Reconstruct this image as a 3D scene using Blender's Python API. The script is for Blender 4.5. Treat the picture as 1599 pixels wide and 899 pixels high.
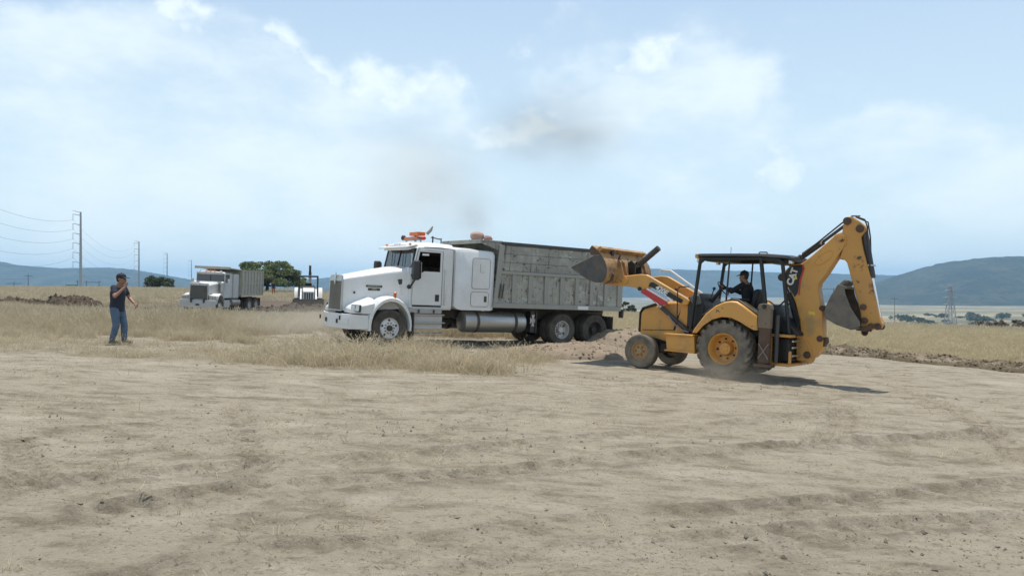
import bpy, bmesh, math, random
import numpy as np
from mathutils import Vector, Matrix
R = math.radians
rng = np.random.default_rng(7)
random.seed(7)
scene = bpy.context.scene
col = scene.collection
for o in list(bpy.data.objects): bpy.data.objects.remove(o)

# ------------------------------------------------------------------ camera
CAMZ, FPX = 1.83, 1208.0
cam_d = bpy.data.cameras.new('camera'); cam = bpy.data.objects.new('camera', cam_d); col.objects.link(cam)
cam.location = (0, 0, CAMZ); cam.rotation_euler = (R(90), 0, 0)
cam_d.sensor_width = 36; cam_d.lens = 36*FPX/1599; cam_d.clip_start = .1; cam_d.clip_end = 30000
scene.camera = cam
# ------------------------------------------------------------------ sky
SUN_EL, SUN_AZ = 79, 4            # degrees; azimuth from +Y (ahead of the camera) towards +X
world = bpy.data.worlds.new('World'); scene.world = world; world.use_nodes = True
wt = world.node_tree; wt.nodes.clear()
def wn(t, **k):
    n = wt.nodes.new(t)
    for a, b in k.items(): setattr(n, a, b)
    return n
def wl(a, b): wt.links.new(a, b)
def wmath(op, a, b=None, clamp=False):
    n = wn('ShaderNodeMath', operation=op, use_clamp=clamp)
    for i, v in enumerate((a, b)):
        if v is None: continue
        if isinstance(v, (int, float)): n.inputs[i].default_value = v
        else: wl(v, n.inputs[i])
    return n.outputs[0]
def wrange(v, a, b, c=0., d=1.):
    n = wn('ShaderNodeMapRange', interpolation_type='SMOOTHSTEP')
    wl(v, n.inputs[0])
    for i, q in enumerate((a, b, c, d)):
        if isinstance(q, (int, float)): n.inputs[i+1].default_value = q
        else: wl(q, n.inputs[i+1])
    return n.outputs[0]
sky = wn('ShaderNodeTexSky', sky_type='NISHITA'); sky.sun_disc = False
sky.sun_elevation = R(SUN_EL); sky.sun_rotation = R(SUN_AZ)
sky.altitude = 1500; sky.air_density = 1.0; sky.dust_density = 1.0; sky.ozone_density = 1.0
tc = wn('ShaderNodeTexCoord'); sep = wn('ShaderNodeSeparateXYZ'); wl(tc.outputs['Generated'], sep.inputs[0])
def wnoise(scale, detail, rough, stretch=(1, 1, 1), off=(0, 0, 0)):
    mp = wn('ShaderNodeMapping'); wl(tc.outputs['Generated'], mp.inputs[0])
    mp.inputs['Scale'].default_value = stretch; mp.inputs['Location'].default_value = off
    n = wn('ShaderNodeTexNoise'); n.inputs['Scale'].default_value = scale
    n.inputs['Detail'].default_value = detail; n.inputs['Roughness'].default_value = rough
    wl(mp.outputs[0], n.inputs['Vector']); return n.outputs['Fac']
zd = sep.outputs['Z']
# a bank of hazy cumulus stands on the horizon all round; noise makes its heaped upper edge
edge = wmath('ADD', wmath('MULTIPLY', wmath('SUBTRACT', wnoise(3.1, 9, .56, (1, 1, 1.25), (.35, .1, .2)), .5), .62), .262)
edge = wmath('SUBTRACT', edge, wmath('MULTIPLY', sep.outputs['X'], .10))
bank = wrange(wmath('SUBTRACT', edge, zd), -.012, .05)
body = wnoise(4.6, 9, .60, (1, 1, 2.2), (2.1, .4, .9))
bright = wrange(body, .33, .66, .10, 1.0)
fade = wrange(zd, .03, .22, .95, 1.0)
thick = wmath('MULTIPLY', wmath('MULTIPLY', bank, bright), fade)
wisps = wmath('MULTIPLY', wrange(wnoise(5.5, 8, .62, (1, 1, 2.2), (5, 2, 1)), .55, .82), .40)
amount = wmath('MAXIMUM', thick, wisps)
rim = wmath('MULTIPLY', wrange(wmath('ABSOLUTE', wmath('SUBTRACT', wmath('SUBTRACT', edge, zd), .035)), .045, .0), wrange(wnoise(7, 8, .6, (1, 1, 1.2), (3, 1, 7)), .50, .62))   # sunlit heads of the heaps
amount = wmath('MAXIMUM', wmath('MULTIPLY', amount, .76), wmath('MULTIPLY', rim, .85))
veil = wn('ShaderNodeMix', data_type='RGBA'); wl(wrange(zd, .0, .60, .85, .25), veil.inputs[0])      # thin milky air, thinner overhead
wl(sky.outputs[0], veil.inputs[6]); veil.inputs[7].default_value = (4.45, 5.35, 5.65, 1)
mix = wn('ShaderNodeMix', data_type='RGBA'); wl(amount, mix.inputs[0])
wl(veil.outputs[2], mix.inputs[6]); mix.inputs[7].default_value = (5.75, 6.35, 6.5, 1)
bg = wn('ShaderNodeBackground'); wl(mix.outputs[2], bg.inputs[0]); bg.inputs[1].default_value = .125
wo = wn('ShaderNodeOutputWorld'); wl(bg.outputs[0], wo.inputs[0])
# ------------------------------------------------------------------ sun
sd = bpy.data.lights.new('sun', 'SUN'); sd.energy = 3.4; sd.angle = R(.53); sd.color = (1, .95, .865)
sun = bpy.data.objects.new('sun', sd); col.objects.link(sun)
sv = Vector((math.cos(R(SUN_EL))*math.sin(R(SUN_AZ)), math.cos(R(SUN_EL))*math.cos(R(SUN_AZ)), math.sin(R(SUN_EL))))
sun.rotation_euler = (-sv).to_track_quat('-Z', 'Y').to_euler(); sun.location = sv*60
# ------------------------------------------------------------------ picture
vs = scene.view_settings; vs.view_transform = 'Standard'; vs.look = 'None'; vs.gamma = 1; vs.use_curve_mapping = False
vs.exposure = .46
scene.render.engine = 'CYCLES'
cy = scene.cycles; cy.use_denoising = True; cy.max_bounces = 8; cy.volume_bounces = 1; cy.transparent_max_bounces = 16
cy.caustics_reflective = False; cy.caustics_refractive = False
cy.volume_max_steps = 128

# ------------------------------------------------------------------ noise
TAB = rng.random((256, 256))
def vn(x, y):
    xi = np.floor(x).astype(int); yi = np.floor(y).astype(int); fx = x-xi; fy = y-yi
    fx = fx*fx*(3-2*fx); fy = fy*fy*(3-2*fy)
    a = TAB[xi & 255, yi & 255]; b = TAB[(xi+1) & 255, yi & 255]; c = TAB[xi & 255, (yi+1) & 255]; d = TAB[(xi+1) & 255, (yi+1) & 255]
    return (a*(1-fx)+b*fx)*(1-fy)+(c*(1-fx)+d*fx)*fy
def fbm(x, y, octs=4, gain=.5):
    x = np.asarray(x, float); y = np.asarray(y, float); s = np.zeros(np.broadcast(x, y).shape); a = 1.; t = 0
    for i in range(octs):
        s = s+a*vn(x*2**i+17.3*i, y*2**i+9.1*i); t += a; a *= gain
    return s/t*2-1
def sst(a, b, x):
    t = np.clip((np.asarray(x, float)-a)/(b-a), 0, 1); return t*t*(3-2*t)

# ------------------------------------------------------------------ mesh helpers
class B:
    def __init__(s): s.v = []; s.f = []
    def add(s, v, f):
        n = len(s.v); s.v += [tuple(p) for p in v]; s.f += [tuple(i+n for i in q) for q in f]; return s
    def box(s, c, d, rot=None):
        v = [Vector((x*d[0]/2, y*d[1]/2, z*d[2]/2)) for x in (-1, 1) for y in (-1, 1) for z in (-1, 1)]
        if rot is not None: v = [rot @ p for p in v]
        return s.add([p+Vector(c) for p in v], [(0,1,3,2),(4,6,7,5),(0,4,5,1),(2,3,7,6),(0,2,6,4),(1,5,7,3)])
    def bb(s, x0, x1, y0, y1, z0, z1):
        return s.box(((x0+x1)/2, (y0+y1)/2, (z0+z1)/2), (abs(x1-x0), abs(y1-y0), abs(z1-z0)))
    def prism(s, pts, y0, y1):          # outline in x,z pushed along y
        n = len(pts)
        area = sum(pts[i][0]*pts[(i+1) % n][1]-pts[(i+1) % n][0]*pts[i][1] for i in range(n))
        if area < 0: pts = pts[::-1]
        v = [(p[0], y0, p[1]) for p in pts]+[(p[0], y1, p[1]) for p in pts]
        f = [tuple(range(n)), tuple(range(2*n-1, n-1, -1))]
        f += [(i, i+n, (i+1) % n+n, (i+1) % n) for i in range(n)]
        return s.add(v, f)
    def loft(s, secs, cap=True, closed=True, cap0=True, cap1=True):   # secs: rings of 3-D points
        n = len(secs[0]); v = [p for r in secs for p in r]; f = []
        for k in range(len(secs)-1):
            for i in range(n if closed else n-1):
                j = (i+1) % n; f.append((k*n+i, k*n+j, (k+1)*n+j, (k+1)*n+i))
        if cap and cap0: f.append(tuple(range(n-1, -1, -1)))
        if cap and cap1: f.append(tuple(range((len(secs)-1)*n, len(secs)*n)))
        return s.add(v, f)
    def tube(s, pts, r, n=10, flat=1.):
        pts = [Vector(p) for p in pts]; rs = r if isinstance(r, (list, tuple)) else [r]*len(pts); secs = []
        for i, p in enumerate(pts):
            d = (pts[min(i+1, len(pts)-1)]-pts[max(i-1, 0)]).normalized()
            u = d.cross(Vector((0, 1, 0)) if abs(d.y) < .9 else Vector((1, 0, 0))).normalized(); w = d.cross(u)
            secs.append([tuple(p+u*math.cos(t)*rs[i]*flat+w*math.sin(t)*rs[i]) for t in (2*math.pi*k/n for k in range(n))])
        return s.loft(secs)
    def lathe(s, prof, c, axis='y', n=32):     # prof: (radius, offset along the axis)
        secs = []
        for r, a in prof:
            ring = []
            for k in range(n):
                t = 2*math.pi*k/n; p, q = r*math.cos(t), r*math.sin(t)
                ring.append({'y': (c[0]+p, c[1]+a, c[2]+q), 'x': (c[0]+a, c[1]+p, c[2]+q), 'z': (c[0]+p, c[1]+q, c[2]+a)}[axis])
            secs.append(ring)
        return s.loft(secs, cap0=prof[0][0] <= .12, cap1=prof[-1][0] <= .12)
    def ball(s, c, r, n=12, m=8):
        if not isinstance(r, (tuple, list)): r = (r, r, r)
        secs = []
        for j in range(m+1):
            t = math.pi*(.02+.96*j/m)
            secs.append([(c[0]+r[0]*math.sin(t)*math.cos(2*math.pi*k/n), c[1]+r[1]*math.sin(t)*math.sin(2*math.pi*k/n), c[2]-r[2]*math.cos(t)) for k in range(n)])
        return s.loft(secs)
    def build(s, name, mat, parent=None, bevel=0, smooth=True, seg=2, loc=None):
        me = bpy.data.meshes.new(name); me.from_pydata(s.v, [], s.f); me.validate()
        bm = bmesh.new(); bm.from_mesh(me); bmesh.ops.recalc_face_normals(bm, faces=bm.faces); bm.to_mesh(me); bm.free()
        if smooth:
            me.polygons.foreach_set('use_smooth', [True]*len(me.polygons)); me.set_sharp_from_angle(angle=R(38))
        me.materials.append(mat)
        return link(name, me, parent, bevel, seg, loc)
def link(name, me, parent=None, bevel=0, seg=2, loc=None):
    o = bpy.data.objects.new(name, me); col.objects.link(o)
    if parent is not None: o.parent = parent
    if loc is not None: o.location = loc
    if bevel:
        m = o.modifiers.new('bevel', 'BEVEL'); m.width = bevel; m.segments = seg; m.limit_method = 'ANGLE'; m.angle_limit = R(35)
    return o
def npmesh(name, V, F, mat, smooth=True, attrs=None):
    """V (n,3) float, F (m,k) int, all faces with k corners"""
    me = bpy.data.meshes.new(name); V = np.asarray(V, np.float32); F = np.asarray(F, np.int32)
    k = F.shape[1]; me.vertices.add(len(V)); me.vertices.foreach_set('co', V.ravel())
    me.loops.add(F.size); me.loops.foreach_set('vertex_index', F.ravel())
    me.polygons.add(len(F)); me.polygons.foreach_set('loop_start', np.arange(0, F.size, k, dtype=np.int32))
    me.polygons.foreach_set('loop_total', np.full(len(F), k, np.int32))
    me.polygons.foreach_set('use_smooth', np.full(len(F), smooth, bool))
    for a, val in (attrs or {}).items():
        at = me.attributes.new(a, 'FLOAT', 'POINT'); at.data.foreach_set('value', np.asarray(val, np.float32).ravel())
    me.update(calc_edges=True); me.validate()
    me.materials.append(mat); return me
def tag(o, label=None, cat=None, group=None, kind=None):
    if label: o['label'] = label
    if cat: o['category'] = cat
    if group: o['group'] = group
    if kind: o['kind'] = kind
    return o
def empty(name, loc=(0, 0, 0), rz=0):
    o = bpy.data.objects.new(name, None); col.objects.link(o); o.location = loc; o.rotation_euler = (0, 0, rz); o.empty_display_size = .2
    return o
def copy_tree(o, parent=None):
    c = o.copy(); col.objects.link(c)
    if parent is not None: c.parent = parent
    for ch in list(o.children): copy_tree(ch, c)
    return c

# ------------------------------------------------------------------ materials
def newmat(name):
    m = bpy.data.materials.new(name); m.use_nodes = True; nt = m.node_tree; b = nt.nodes['Principled BSDF']; return m, nt, b
def nd(nt, t, **k):
    n = nt.nodes.new(t)
    for a, b in k.items(): setattr(n, a, b)
    return n
def noise(nt, scale, detail=5, rough=.55, coord='Object', stretch=None):
    t = nd(nt, 'ShaderNodeTexCoord'); n = nd(nt, 'ShaderNodeTexNoise')
    n.inputs['Scale'].default_value = scale; n.inputs['Detail'].default_value = detail; n.inputs['Roughness'].default_value = rough
    src = t.outputs[coord]
    if stretch:
        mp = nd(nt, 'ShaderNodeMapping'); mp.inputs['Scale'].default_value = stretch; nt.links.new(src, mp.inputs[0]); src = mp.outputs[0]
    nt.links.new(src, n.inputs['Vector']); return n.outputs['Fac']
def maprange(nt, v, a, b, c=0., d=1.):
    n = nd(nt, 'ShaderNodeMapRange'); nt.links.new(v, n.inputs[0])
    for i, q in enumerate((a, b, c, d)): n.inputs[i+1].default_value = q
    return n.outputs[0]
def mixc(nt, fac, a, b, mode='MIX'):
    n = nd(nt, 'ShaderNodeMix', data_type='RGBA', blend_type=mode)
    for i, v in ((0, fac), (6, a), (7, b)):
        if isinstance(v, (int, float)): n.inputs[i].default_value = v
        elif isinstance(v, (tuple, list)): n.inputs[i].default_value = (*v[:3], 1)
        else: nt.links.new(v, n.inputs[i])
    return n.outputs[2]
DUST = (.33, .275, .20)
def M(name, c, rough=.6, metal=0., var=.12, scale=3., dust=0., dsc=2.2, bump=0., bsc=60., spec=.5, coat=0., patches=()):
    m, nt, b = newmat(name)
    k = lambda q: tuple(min(1, x*q) for x in c)
    colr = mixc(nt, noise(nt, scale), k(1-var), k(1+var))
    for pc, psc, lo, hi, st in patches:
        colr = mixc(nt, maprange(nt, noise(nt, psc, 6, .62, stretch=st), lo, hi), colr, pc)
    if dust:
        fac = maprange(nt, noise(nt, dsc, 7, .65), .36, .72, dust*.35, min(1, dust*1.25)); colr = mixc(nt, fac, colr, DUST)
        r2 = nd(nt, 'ShaderNodeMix'); nt.links.new(fac, r2.inputs[0]); r2.inputs[2].default_value = rough; r2.inputs[3].default_value = .9
        nt.links.new(r2.outputs[0], b.inputs['Roughness'])
    else: b.inputs['Roughness'].default_value = rough
    nt.links.new(colr, b.inputs['Base Color']); b.inputs['Metallic'].default_value = metal; b.inputs['Specular IOR Level'].default_value = spec
    b.inputs['Coat Weight'].default_value = coat; b.inputs['Coat Roughness'].default_value = .12
    if bump:
        bn = nd(nt, 'ShaderNodeBump'); bn.inputs['Strength'].default_value = bump; bn.inputs['Distance'].default_value = .01
        nt.links.new(noise(nt, bsc, 6), bn.inputs['Height']); nt.links.new(bn.outputs[0], b.inputs['Normal'])
    return m
def glassmat(name, tint, refl=.12):
    m = bpy.data.materials.new(name); m.use_nodes = True; nt = m.node_tree; nt.nodes.clear()
    tr = nd(nt, 'ShaderNodeBsdfTransparent'); tr.inputs[0].default_value = (*tint, 1)
    gl = nd(nt, 'ShaderNodeBsdfGlossy'); gl.inputs['Roughness'].default_value = .03; gl.inputs[0].default_value = (1, 1, 1, 1)
    fr = nd(nt, 'ShaderNodeFresnel'); fr.inputs[0].default_value = 1.5
    mx = nd(nt, 'ShaderNodeMixShader'); ad = nd(nt, 'ShaderNodeMath', operation='ADD'); ad.inputs[1].default_value = refl-.04
    nt.links.new(fr.outputs[0], ad.inputs[0]); nt.links.new(ad.outputs[0], mx.inputs[0]); nt.links.new(tr.outputs[0], mx.inputs[1]); nt.links.new(gl.outputs[0], mx.inputs[2])
    out = nd(nt, 'ShaderNodeOutputMaterial'); nt.links.new(mx.outputs[0], out.inputs[0]); return m
W = {}
W['white'] = M('white_paint', (.80, .81, .80), .32, var=.03, dust=.19, dsc=2.1, coat=.3)
W['white_far'] = M('white_paint_worn', (.66, .66, .63), .5, var=.05, dust=.25)
W['black'] = M('black_plastic', (.018, .018, .02), .5, var=.2, dust=.08)
W['frame'] = M('chassis_black', (.022, .021, .02), .7, var=.3, dust=.22)
W['rubber'] = M('tyre_rubber', (.022, .021, .02), .85, var=.2, dust=.30, dsc=3.5, bump=.3)
W['rubber_dusty'] = M('tyre_rubber_dusty', (.05, .046, .04), .9, var=.2, dust=.62, dsc=4, bump=.3)
W['chrome'] = M('bright_metal', (.62, .62, .61), .22, 1., var=.06, dust=.15)
W['alu'] = M('aluminium', (.50, .50, .49), .35, .9, var=.08, dust=.25)
W['alu_paint'] = M('silver_paint', (.60, .60, .58), .45, .2, var=.06, dust=.2)
W['grille'] = M('grille_metal', (.28, .27, .24), .4, .7, var=.15, dust=.4)
W['bed'] = M('bed_grey_paint', (.285, .290, .258), .75, var=.16, scale=5, dust=.16, bump=.25, bsc=12,
             patches=[((.43, .43, .375), 1.3, .47, .62, (1, .3, 1)), ((.46, .50, .43), 1.9, .600, .612, (.8, .2, 2.2)), ((.09, .065, .048), 3.2, .56, .70, (3.2, .3, .45)), ((.06, .055, .05), 9, .61, .65, (1, .3, 1.2))])
W['bed_rib'] = M('bed_rib_grey', (.33, .333, .298), .75, var=.12, scale=6, dust=.15, patches=[((.06, .055, .05), 4.5, .66, .70, (1, .3, 1))])
W['bed_far'] = M('bed_pale_grey', (.50, .48, .40), .8, var=.15, scale=3, dust=.35)
W['yellow'] = M('yellow_paint', (.66, .315, .052), .42, var=.08, scale=4, dust=.12, dsc=3.2, coat=.1, patches=[((.10, .06, .03), 7, .655, .69, None), ((.40, .24, .08), 2.2, .52, .70, None)])
W['yellow_worn'] = M('yellow_paint_worn', (.58, .28, .055), .55, var=.12, scale=5, dust=.16, dsc=3,
                     patches=[((.05, .032, .02), 5.5, .60, .65, None), ((.16, .075, .03), 3.5, .60, .68, None)])
W['bucket'] = M('bucket_paint_worn', (.46, .235, .065), .6, var=.18, scale=5, dust=.32, dsc=3, patches=[((.045, .03, .02), 4.5, .58, .63, None), ((.17, .085, .035), 2.6, .50, .64, None)])
W['steel_worn'] = M('worn_steel', (.10, .095, .09), .5, .5, var=.4, scale=5, dust=.45, dsc=5, bump=.3, bsc=20, patches=[((.09, .05, .03), 5, .6, .68, None)])
W['steel_dark'] = M('dark_steel', (.035, .036, .042), .45, .3, var=.3, scale=8, dust=.14)
W['slate'] = M('slate_steel', (.060, .060, .064), .55, .3, var=.3, scale=6, dust=.22, dsc=4, bump=.3, bsc=20, patches=[((.11, .06, .035), 4, .55, .68, None)])
W['rust'] = M('rusty_steel', (.075, .035, .02), .8, .1, var=.35, scale=8, dust=.18)
W['grime'] = M('oily_black', (.010, .009, .008), .5, var=.3, dust=.03)
W['char'] = M('cab_charcoal', (.012, .015, .016), .5, var=.15, dust=.03)
W['rod'] = M('chrome_rod', (.75, .75, .76), .12, 1., var=.02)
W['seat'] = M('black_vinyl', (.016, .016, .017), .6, var=.2)
W['red'] = M('red_decal', (.50, .025, .03), .4, var=.1, dust=.06)
W['decal_white'] = M('white_decal', (.75, .75, .73), .45, var=.05)
W['decal_black'] = M('black_decal', (.012, .012, .013), .4, var=.1)
W['amber'] = M('amber_lens', (.62, .14, .02), .25, var=.1)
W['redlens'] = M('red_lens', (.45, .03, .03), .3, var=.1)
W['lamp'] = M('headlamp_lens', (.55, .56, .56), .12, .5, var=.2, scale=20)
W['leaf_tag'] = M('yellow_sticker', (.75, .55, .05), .5)
W['glass'] = glassmat('cab_glass', (.42, .50, .49), .10)
W['glass_dark'] = glassmat('side_glass_dark', (.06, .08, .09), .09)
W['tan_dust'] = M('dusted_steel', (.20, .155, .11), .85, var=.3, scale=6, bump=.3, bsc=25, patches=[((.07, .05, .04), 6, .6, .68, None)])
W['soil_dark'] = M('turned_soil', (.125, .097, .062), .95, var=.5, scale=4, bump=.9, bsc=14, spec=.2, patches=[((.25, .20, .145), 1.6, .48, .62, None)])
W['soil_far'] = M('dark_topsoil', (.075, .058, .040), .95, var=.4, scale=2, bump=.9, bsc=8, spec=.2)
W['soil_red'] = M('reddish_soil', (.255, .200, .145), .95, var=.35, scale=3, bump=.9, bsc=16, spec=.2)
W['rock'] = M('pink_rock', (.42, .27, .22), .9, var=.3, scale=5, bump=.6, bsc=10)
W['skin'] = M('skin', (.30, .155, .095), .55, var=.08)
W['navy'] = M('navy_cloth', (.016, .022, .040), .85, var=.35, scale=6, bump=1., bsc=16)
W['dark_cloth'] = M('black_cloth', (.010, .010, .013), .85, var=.3, scale=6, bump=1., bsc=16)
W['jeans'] = M('blue_denim', (.085, .135, .20), .85, var=.45, scale=7, bump=1., bsc=18)
W['boot'] = M('brown_boot', (.13, .09, .06), .8, var=.3)
W['cap'] = M('dark_cap', (.014, .014, .018), .8, var=.2)
W['hair'] = M('black_hair', (.012, .010, .009), .6, var=.2)
W['eye'] = M('eye_dark', (.02, .015, .012), .2)
W['orange_cloth'] = M('tan_orange_cloth', (.32, .13, .06), .85)
W['pole'] = M('galvanised_pole', (.33, .35, .37), .6, .3, var=.1, scale=.3)
W['wood'] = M('weathered_wood', (.10, .08, .065), .85, var=.25, scale=2)
W['green_sign'] = M('green_sign', (.02, .16, .12), .5, var=.06)
W['wire'] = M('wire', (.12, .13, .14), .5, .4)
W['bark'] = M('bark', (.055, .042, .032), .95, var=.35, scale=6)
def leafmat(name, c, var=.35, tr=.25):
    m, nt, b = newmat(name)
    t = noise(nt, .9, 3); colr = mixc(nt, t, tuple(x*(1-var) for x in c), tuple(x*(1+var) for x in c))
    nt.links.new(colr, b.inputs['Base Color']); b.inputs['Roughness'].default_value = .7; b.inputs['Specular IOR Level'].default_value = .25
    tl = nd(nt, 'ShaderNodeBsdfTranslucent'); nt.links.new(colr, tl.inputs[0]); mx = nd(nt, 'ShaderNodeMixShader'); mx.inputs[0].default_value = tr
    nt.links.new(b.outputs[0], mx.inputs[1]); nt.links.new(tl.outputs[0], mx.inputs[2]); nt.links.new(mx.outputs[0], nt.nodes['Material Output'].inputs[0]); return m
W['leaf'] = leafmat('mesquite_leaf', (.15, .18, .08))
W['leaf_dark'] = leafmat('shrub_leaf', (.085, .105, .05))
W['leaf_dry'] = leafmat('dry_shrub_leaf', (.19, .16, .115))
def strawmat(name, a, b2, c3):
    m, nt, b = newmat(name)
    oi = nd(nt, 'ShaderNodeObjectInfo'); colr = mixc(nt, oi.outputs['Random'], a, b2)
    colr = mixc(nt, maprange(nt, noise(nt, .35, 3, coord='Generated'), .3, .7), colr, c3) if False else mixc(nt, maprange(nt, noise(nt, 9, 2), .45, .75), colr, c3)
    nt.links.new(colr, b.inputs['Base Color']); b.inputs['Roughness'].default_value = .75; b.inputs['Specular IOR Level'].default_value = .2
    tl = nd(nt, 'ShaderNodeBsdfTranslucent'); nt.links.new(colr, tl.inputs[0]); mx = nd(nt, 'ShaderNodeMixShader'); mx.inputs[0].default_value = .42
    nt.links.new(b.outputs[0], mx.inputs[1]); nt.links.new(tl.outputs[0], mx.inputs[2]); nt.links.new(mx.outputs[0], nt.nodes['Material Output'].inputs[0]); return m
W['straw'] = strawmat('dry_straw', (.66, .565, .395), (.45, .375, .25), (.52, .455, .32))
W['straw_low'] = strawmat('dry_pasture', (.68, .565, .365), (.50, .415, .26), (.50, .435, .27))
# ================================================================== THE GROUND
def pit(X, Y):
    return sst(-29, -25, X)*(1-sst(-11, -6, X))*sst(45.5, 47.5, Y)*(1-sst(74, 84, Y))
def gz(X, Y):
    """broad lie of the land: falls gently to the right, rises a little on the left, drops to a valley beyond"""
    X = np.asarray(X, float); Y = np.asarray(Y, float)
    xr = 40*np.tanh(np.maximum(X, 0)/40)
    xl = np.maximum(-X, 0); lft = np.where(xl < 10, .047*xl, .47+1.5*np.tanh((xl-10)*.022/1.5))
    z = -.047*xr+lft
    r = np.hypot(X, Y*.9)
    right = sst(-.30, .10, X/np.maximum(np.abs(Y), 30))*sst(0, 40, Y)
    z = z-right*(33*sst(42, 520, r)+14*sst(450, 2600, r))
    z = z-(1-right)*(14*sst(150, 800, r)+25*sst(600, 2500, r))
    z = z+(1-right)*.12*sst(60, 130, Y)*(1-sst(140, 260, Y))
    z = z-.38*pit(X, Y)-.36*np.exp(-((X+15)/10)**2-((Y-46)/15)**2)
    und = sst(30, 60, r)*(fbm(X/23., Y/23., 3)*.12)+sst(150, 500, r)*fbm(X/130., Y/130., 4)*2.2
    return z+und
def onplane(px, py):
    u = (px-799.5)/FPX; v = (py-449.5)/FPX; d = CAMZ/(v-.047*u); return np.array((u*d, d))
# wheel tracks pressed into the dust: path, width, depth, tread pitch, tread depth
TRACKS = [
 ([(-60, 775), (150, 752), (330, 736), (620, 713), (950, 680), (1330, 640)], .30, .030, .22, .012),
 ([(150, 806), (330, 772), (500, 757), (700, 744), (900, 726), (1200, 700), (1650, 670)], .34, .040, .30, .022),
 ([(120, 920), (400, 866), (600, 846), (800, 833), (1000, 802), (1300, 782), (1650, 750)], .34, .034, .26, .016),
 ([(-50, 690), (250, 668), (520, 650), (800, 640)], .40, .020, .25, .010),
 ([(372, 632), (380, 668), (402, 738)], .34, .022, .17, .034),
 ([(28, 690), (52, 765)], .32, .024, .16, .034),
 ([(1240, 606), (1302, 628), (1316, 650), (1296, 682), (1220, 700)], .42, .022, .20, .030),
 ([(1420, 612), (1490, 640), (1545, 672), (1590, 720)], .38, .022, .18, .028),
 ([(1130, 594), (1000, 618), (860, 640), (640, 664), (300, 690)], .44, .018, .22, .014),
 ([(700, 900), (1000, 850), (1300, 826), (1650, 806)], .36, .03, .28, .016),
 ([(800, 600), (690, 660), (520, 760), (260, 900)], .36, .014, .2, .008),
]
def tracks(X, Y):
    dz = np.zeros(X.shape); press = np.zeros(X.shape)
    for pts, w, dep, pitch, td in TRACKS:
        P = np.array([onplane(*p) for p in pts])
        t = np.linspace(0, len(P)-1, 60); i = np.clip(t.astype(int), 0, len(P)-2); fr = (t-i)[:, None]
        P0 = P[np.clip(i-1, 0, None)]; P1 = P[i]; P2 = P[i+1]; P3 = P[np.clip(i+2, None, len(P)-1)]
        C = .5*(2*P1+(P2-P0)*fr+(2*P0-5*P1+4*P2-P3)*fr**2+(3*P1-P0-3*P2+P3)*fr**3)
        lo = C.min(0)-w*2; hi = C.max(0)+w*2
        sel = np.where((X > lo[0]) & (X < hi[0]) & (Y > lo[1]) & (Y < hi[1]))
        if not len(sel[0]): continue
        x = X[sel]; y = Y[sel]; best = np.full(x.shape, 1e9); s = np.zeros(x.shape); sd = np.zeros(x.shape); acc = 0
        for k in range(len(C)-1):
            a = C[k]; e = C[k+1]-a; L = np.hypot(*e); 
            if L < 1e-6: continue
            e = e/L; q = np.clip((x-a[0])*e[0]+(y-a[1])*e[1], 0, L); dx = x-a[0]-q*e[0]; dy = y-a[1]-q*e[1]; d = np.hypot(dx, dy)
            m = d < best; best[m] = d[m]; s[m] = acc+q[m]; sd[m] = (e[0]*(y-a[1])-e[1]*(x-a[0]))[m]; acc += L
        wob = fbm(x*.8+3, y*.8, 2); ww = w/2*(1+.25*wob)
        inside = 1-sst(ww*.8, ww*1.05, best); rim = np.exp(-((best-ww*1.25)/(w*.16))**2)
        strength = np.clip((1.0 if td > .025 else .60)+1.0*fbm(x*.35+9, y*.35+4, 2), 0, 1)
        lug = np.sin(2*np.pi*(s+np.abs(sd)*.6)/pitch)
        dz[sel] += 1.25*strength*(-dep*inside+td*inside*np.clip(lug*1.6, -1, 1)+dep*.75*rim*(1+.9*fbm(x*5, y*5, 2)))
        press[sel] = np.maximum(press[sel], strength*np.maximum(inside*.55, rim)*(.25 if td > .025 else 1.))
    return dz, press
def relief(X, Y):
    """clods, ruts and scuffs of the bare foreground"""
    fade = (1-sst(21, 27, np.abs(X)))*(1-sst(26, 31, Y))*sst(1, 3, Y)
    dz = .050*fbm(X/2.6, Y/1.8, 3)+.022*fbm(X/.55, Y/.38, 5, .65)
    sc = fbm(X/.5+.4*Y, Y/.30-.3*X, 3); dz = dz+.030*np.maximum(sc, 0)*sst(-.1, .4, fbm(X/3.3+5, Y/3.3, 2))
    cl = fbm(X/.16+31, Y/.16+7, 3); dz = dz+.030*np.maximum(cl-.25, 0)*sst(-.05, .5, fbm(X/2.1+50, Y/1.2, 3))
    t, p = tracks(X, Y); return (dz+t)*fade, p*fade
def seq(*parts):
    out = []
    for a, b, st in parts: out += list(np.arange(a, b-1e-6, st))
    return out
def geo(start, end, first, ratio):
    out = []; x = start; st = first
    while x < end: out.append(x); x += st; st *= ratio
    out.append(end); return out
half = seq((0, 8, .05), (8, 15, .075), (15, 26, .11))+geo(26, 9000, .3, 1.13)
xs = np.array([-v for v in half[:0:-1]]+half)
ys = np.array(geo(-60, 0, 6, .95)[:-1]+seq((0, 3, .25), (3, 9, .04), (9, 17, .06), (17, 31, .10), (31, 90, .5))+geo(90, 9000, .8, 1.09))
ys = np.unique(ys)
GX, GY = np.meshgrid(xs, ys)
rel, press = relief(GX, GY)
GZ = gz(GX, GY)+rel
def berm_line_y(X): return 33.5-1.55*(X-9.5)+.035*(X-9.5)**2
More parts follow.
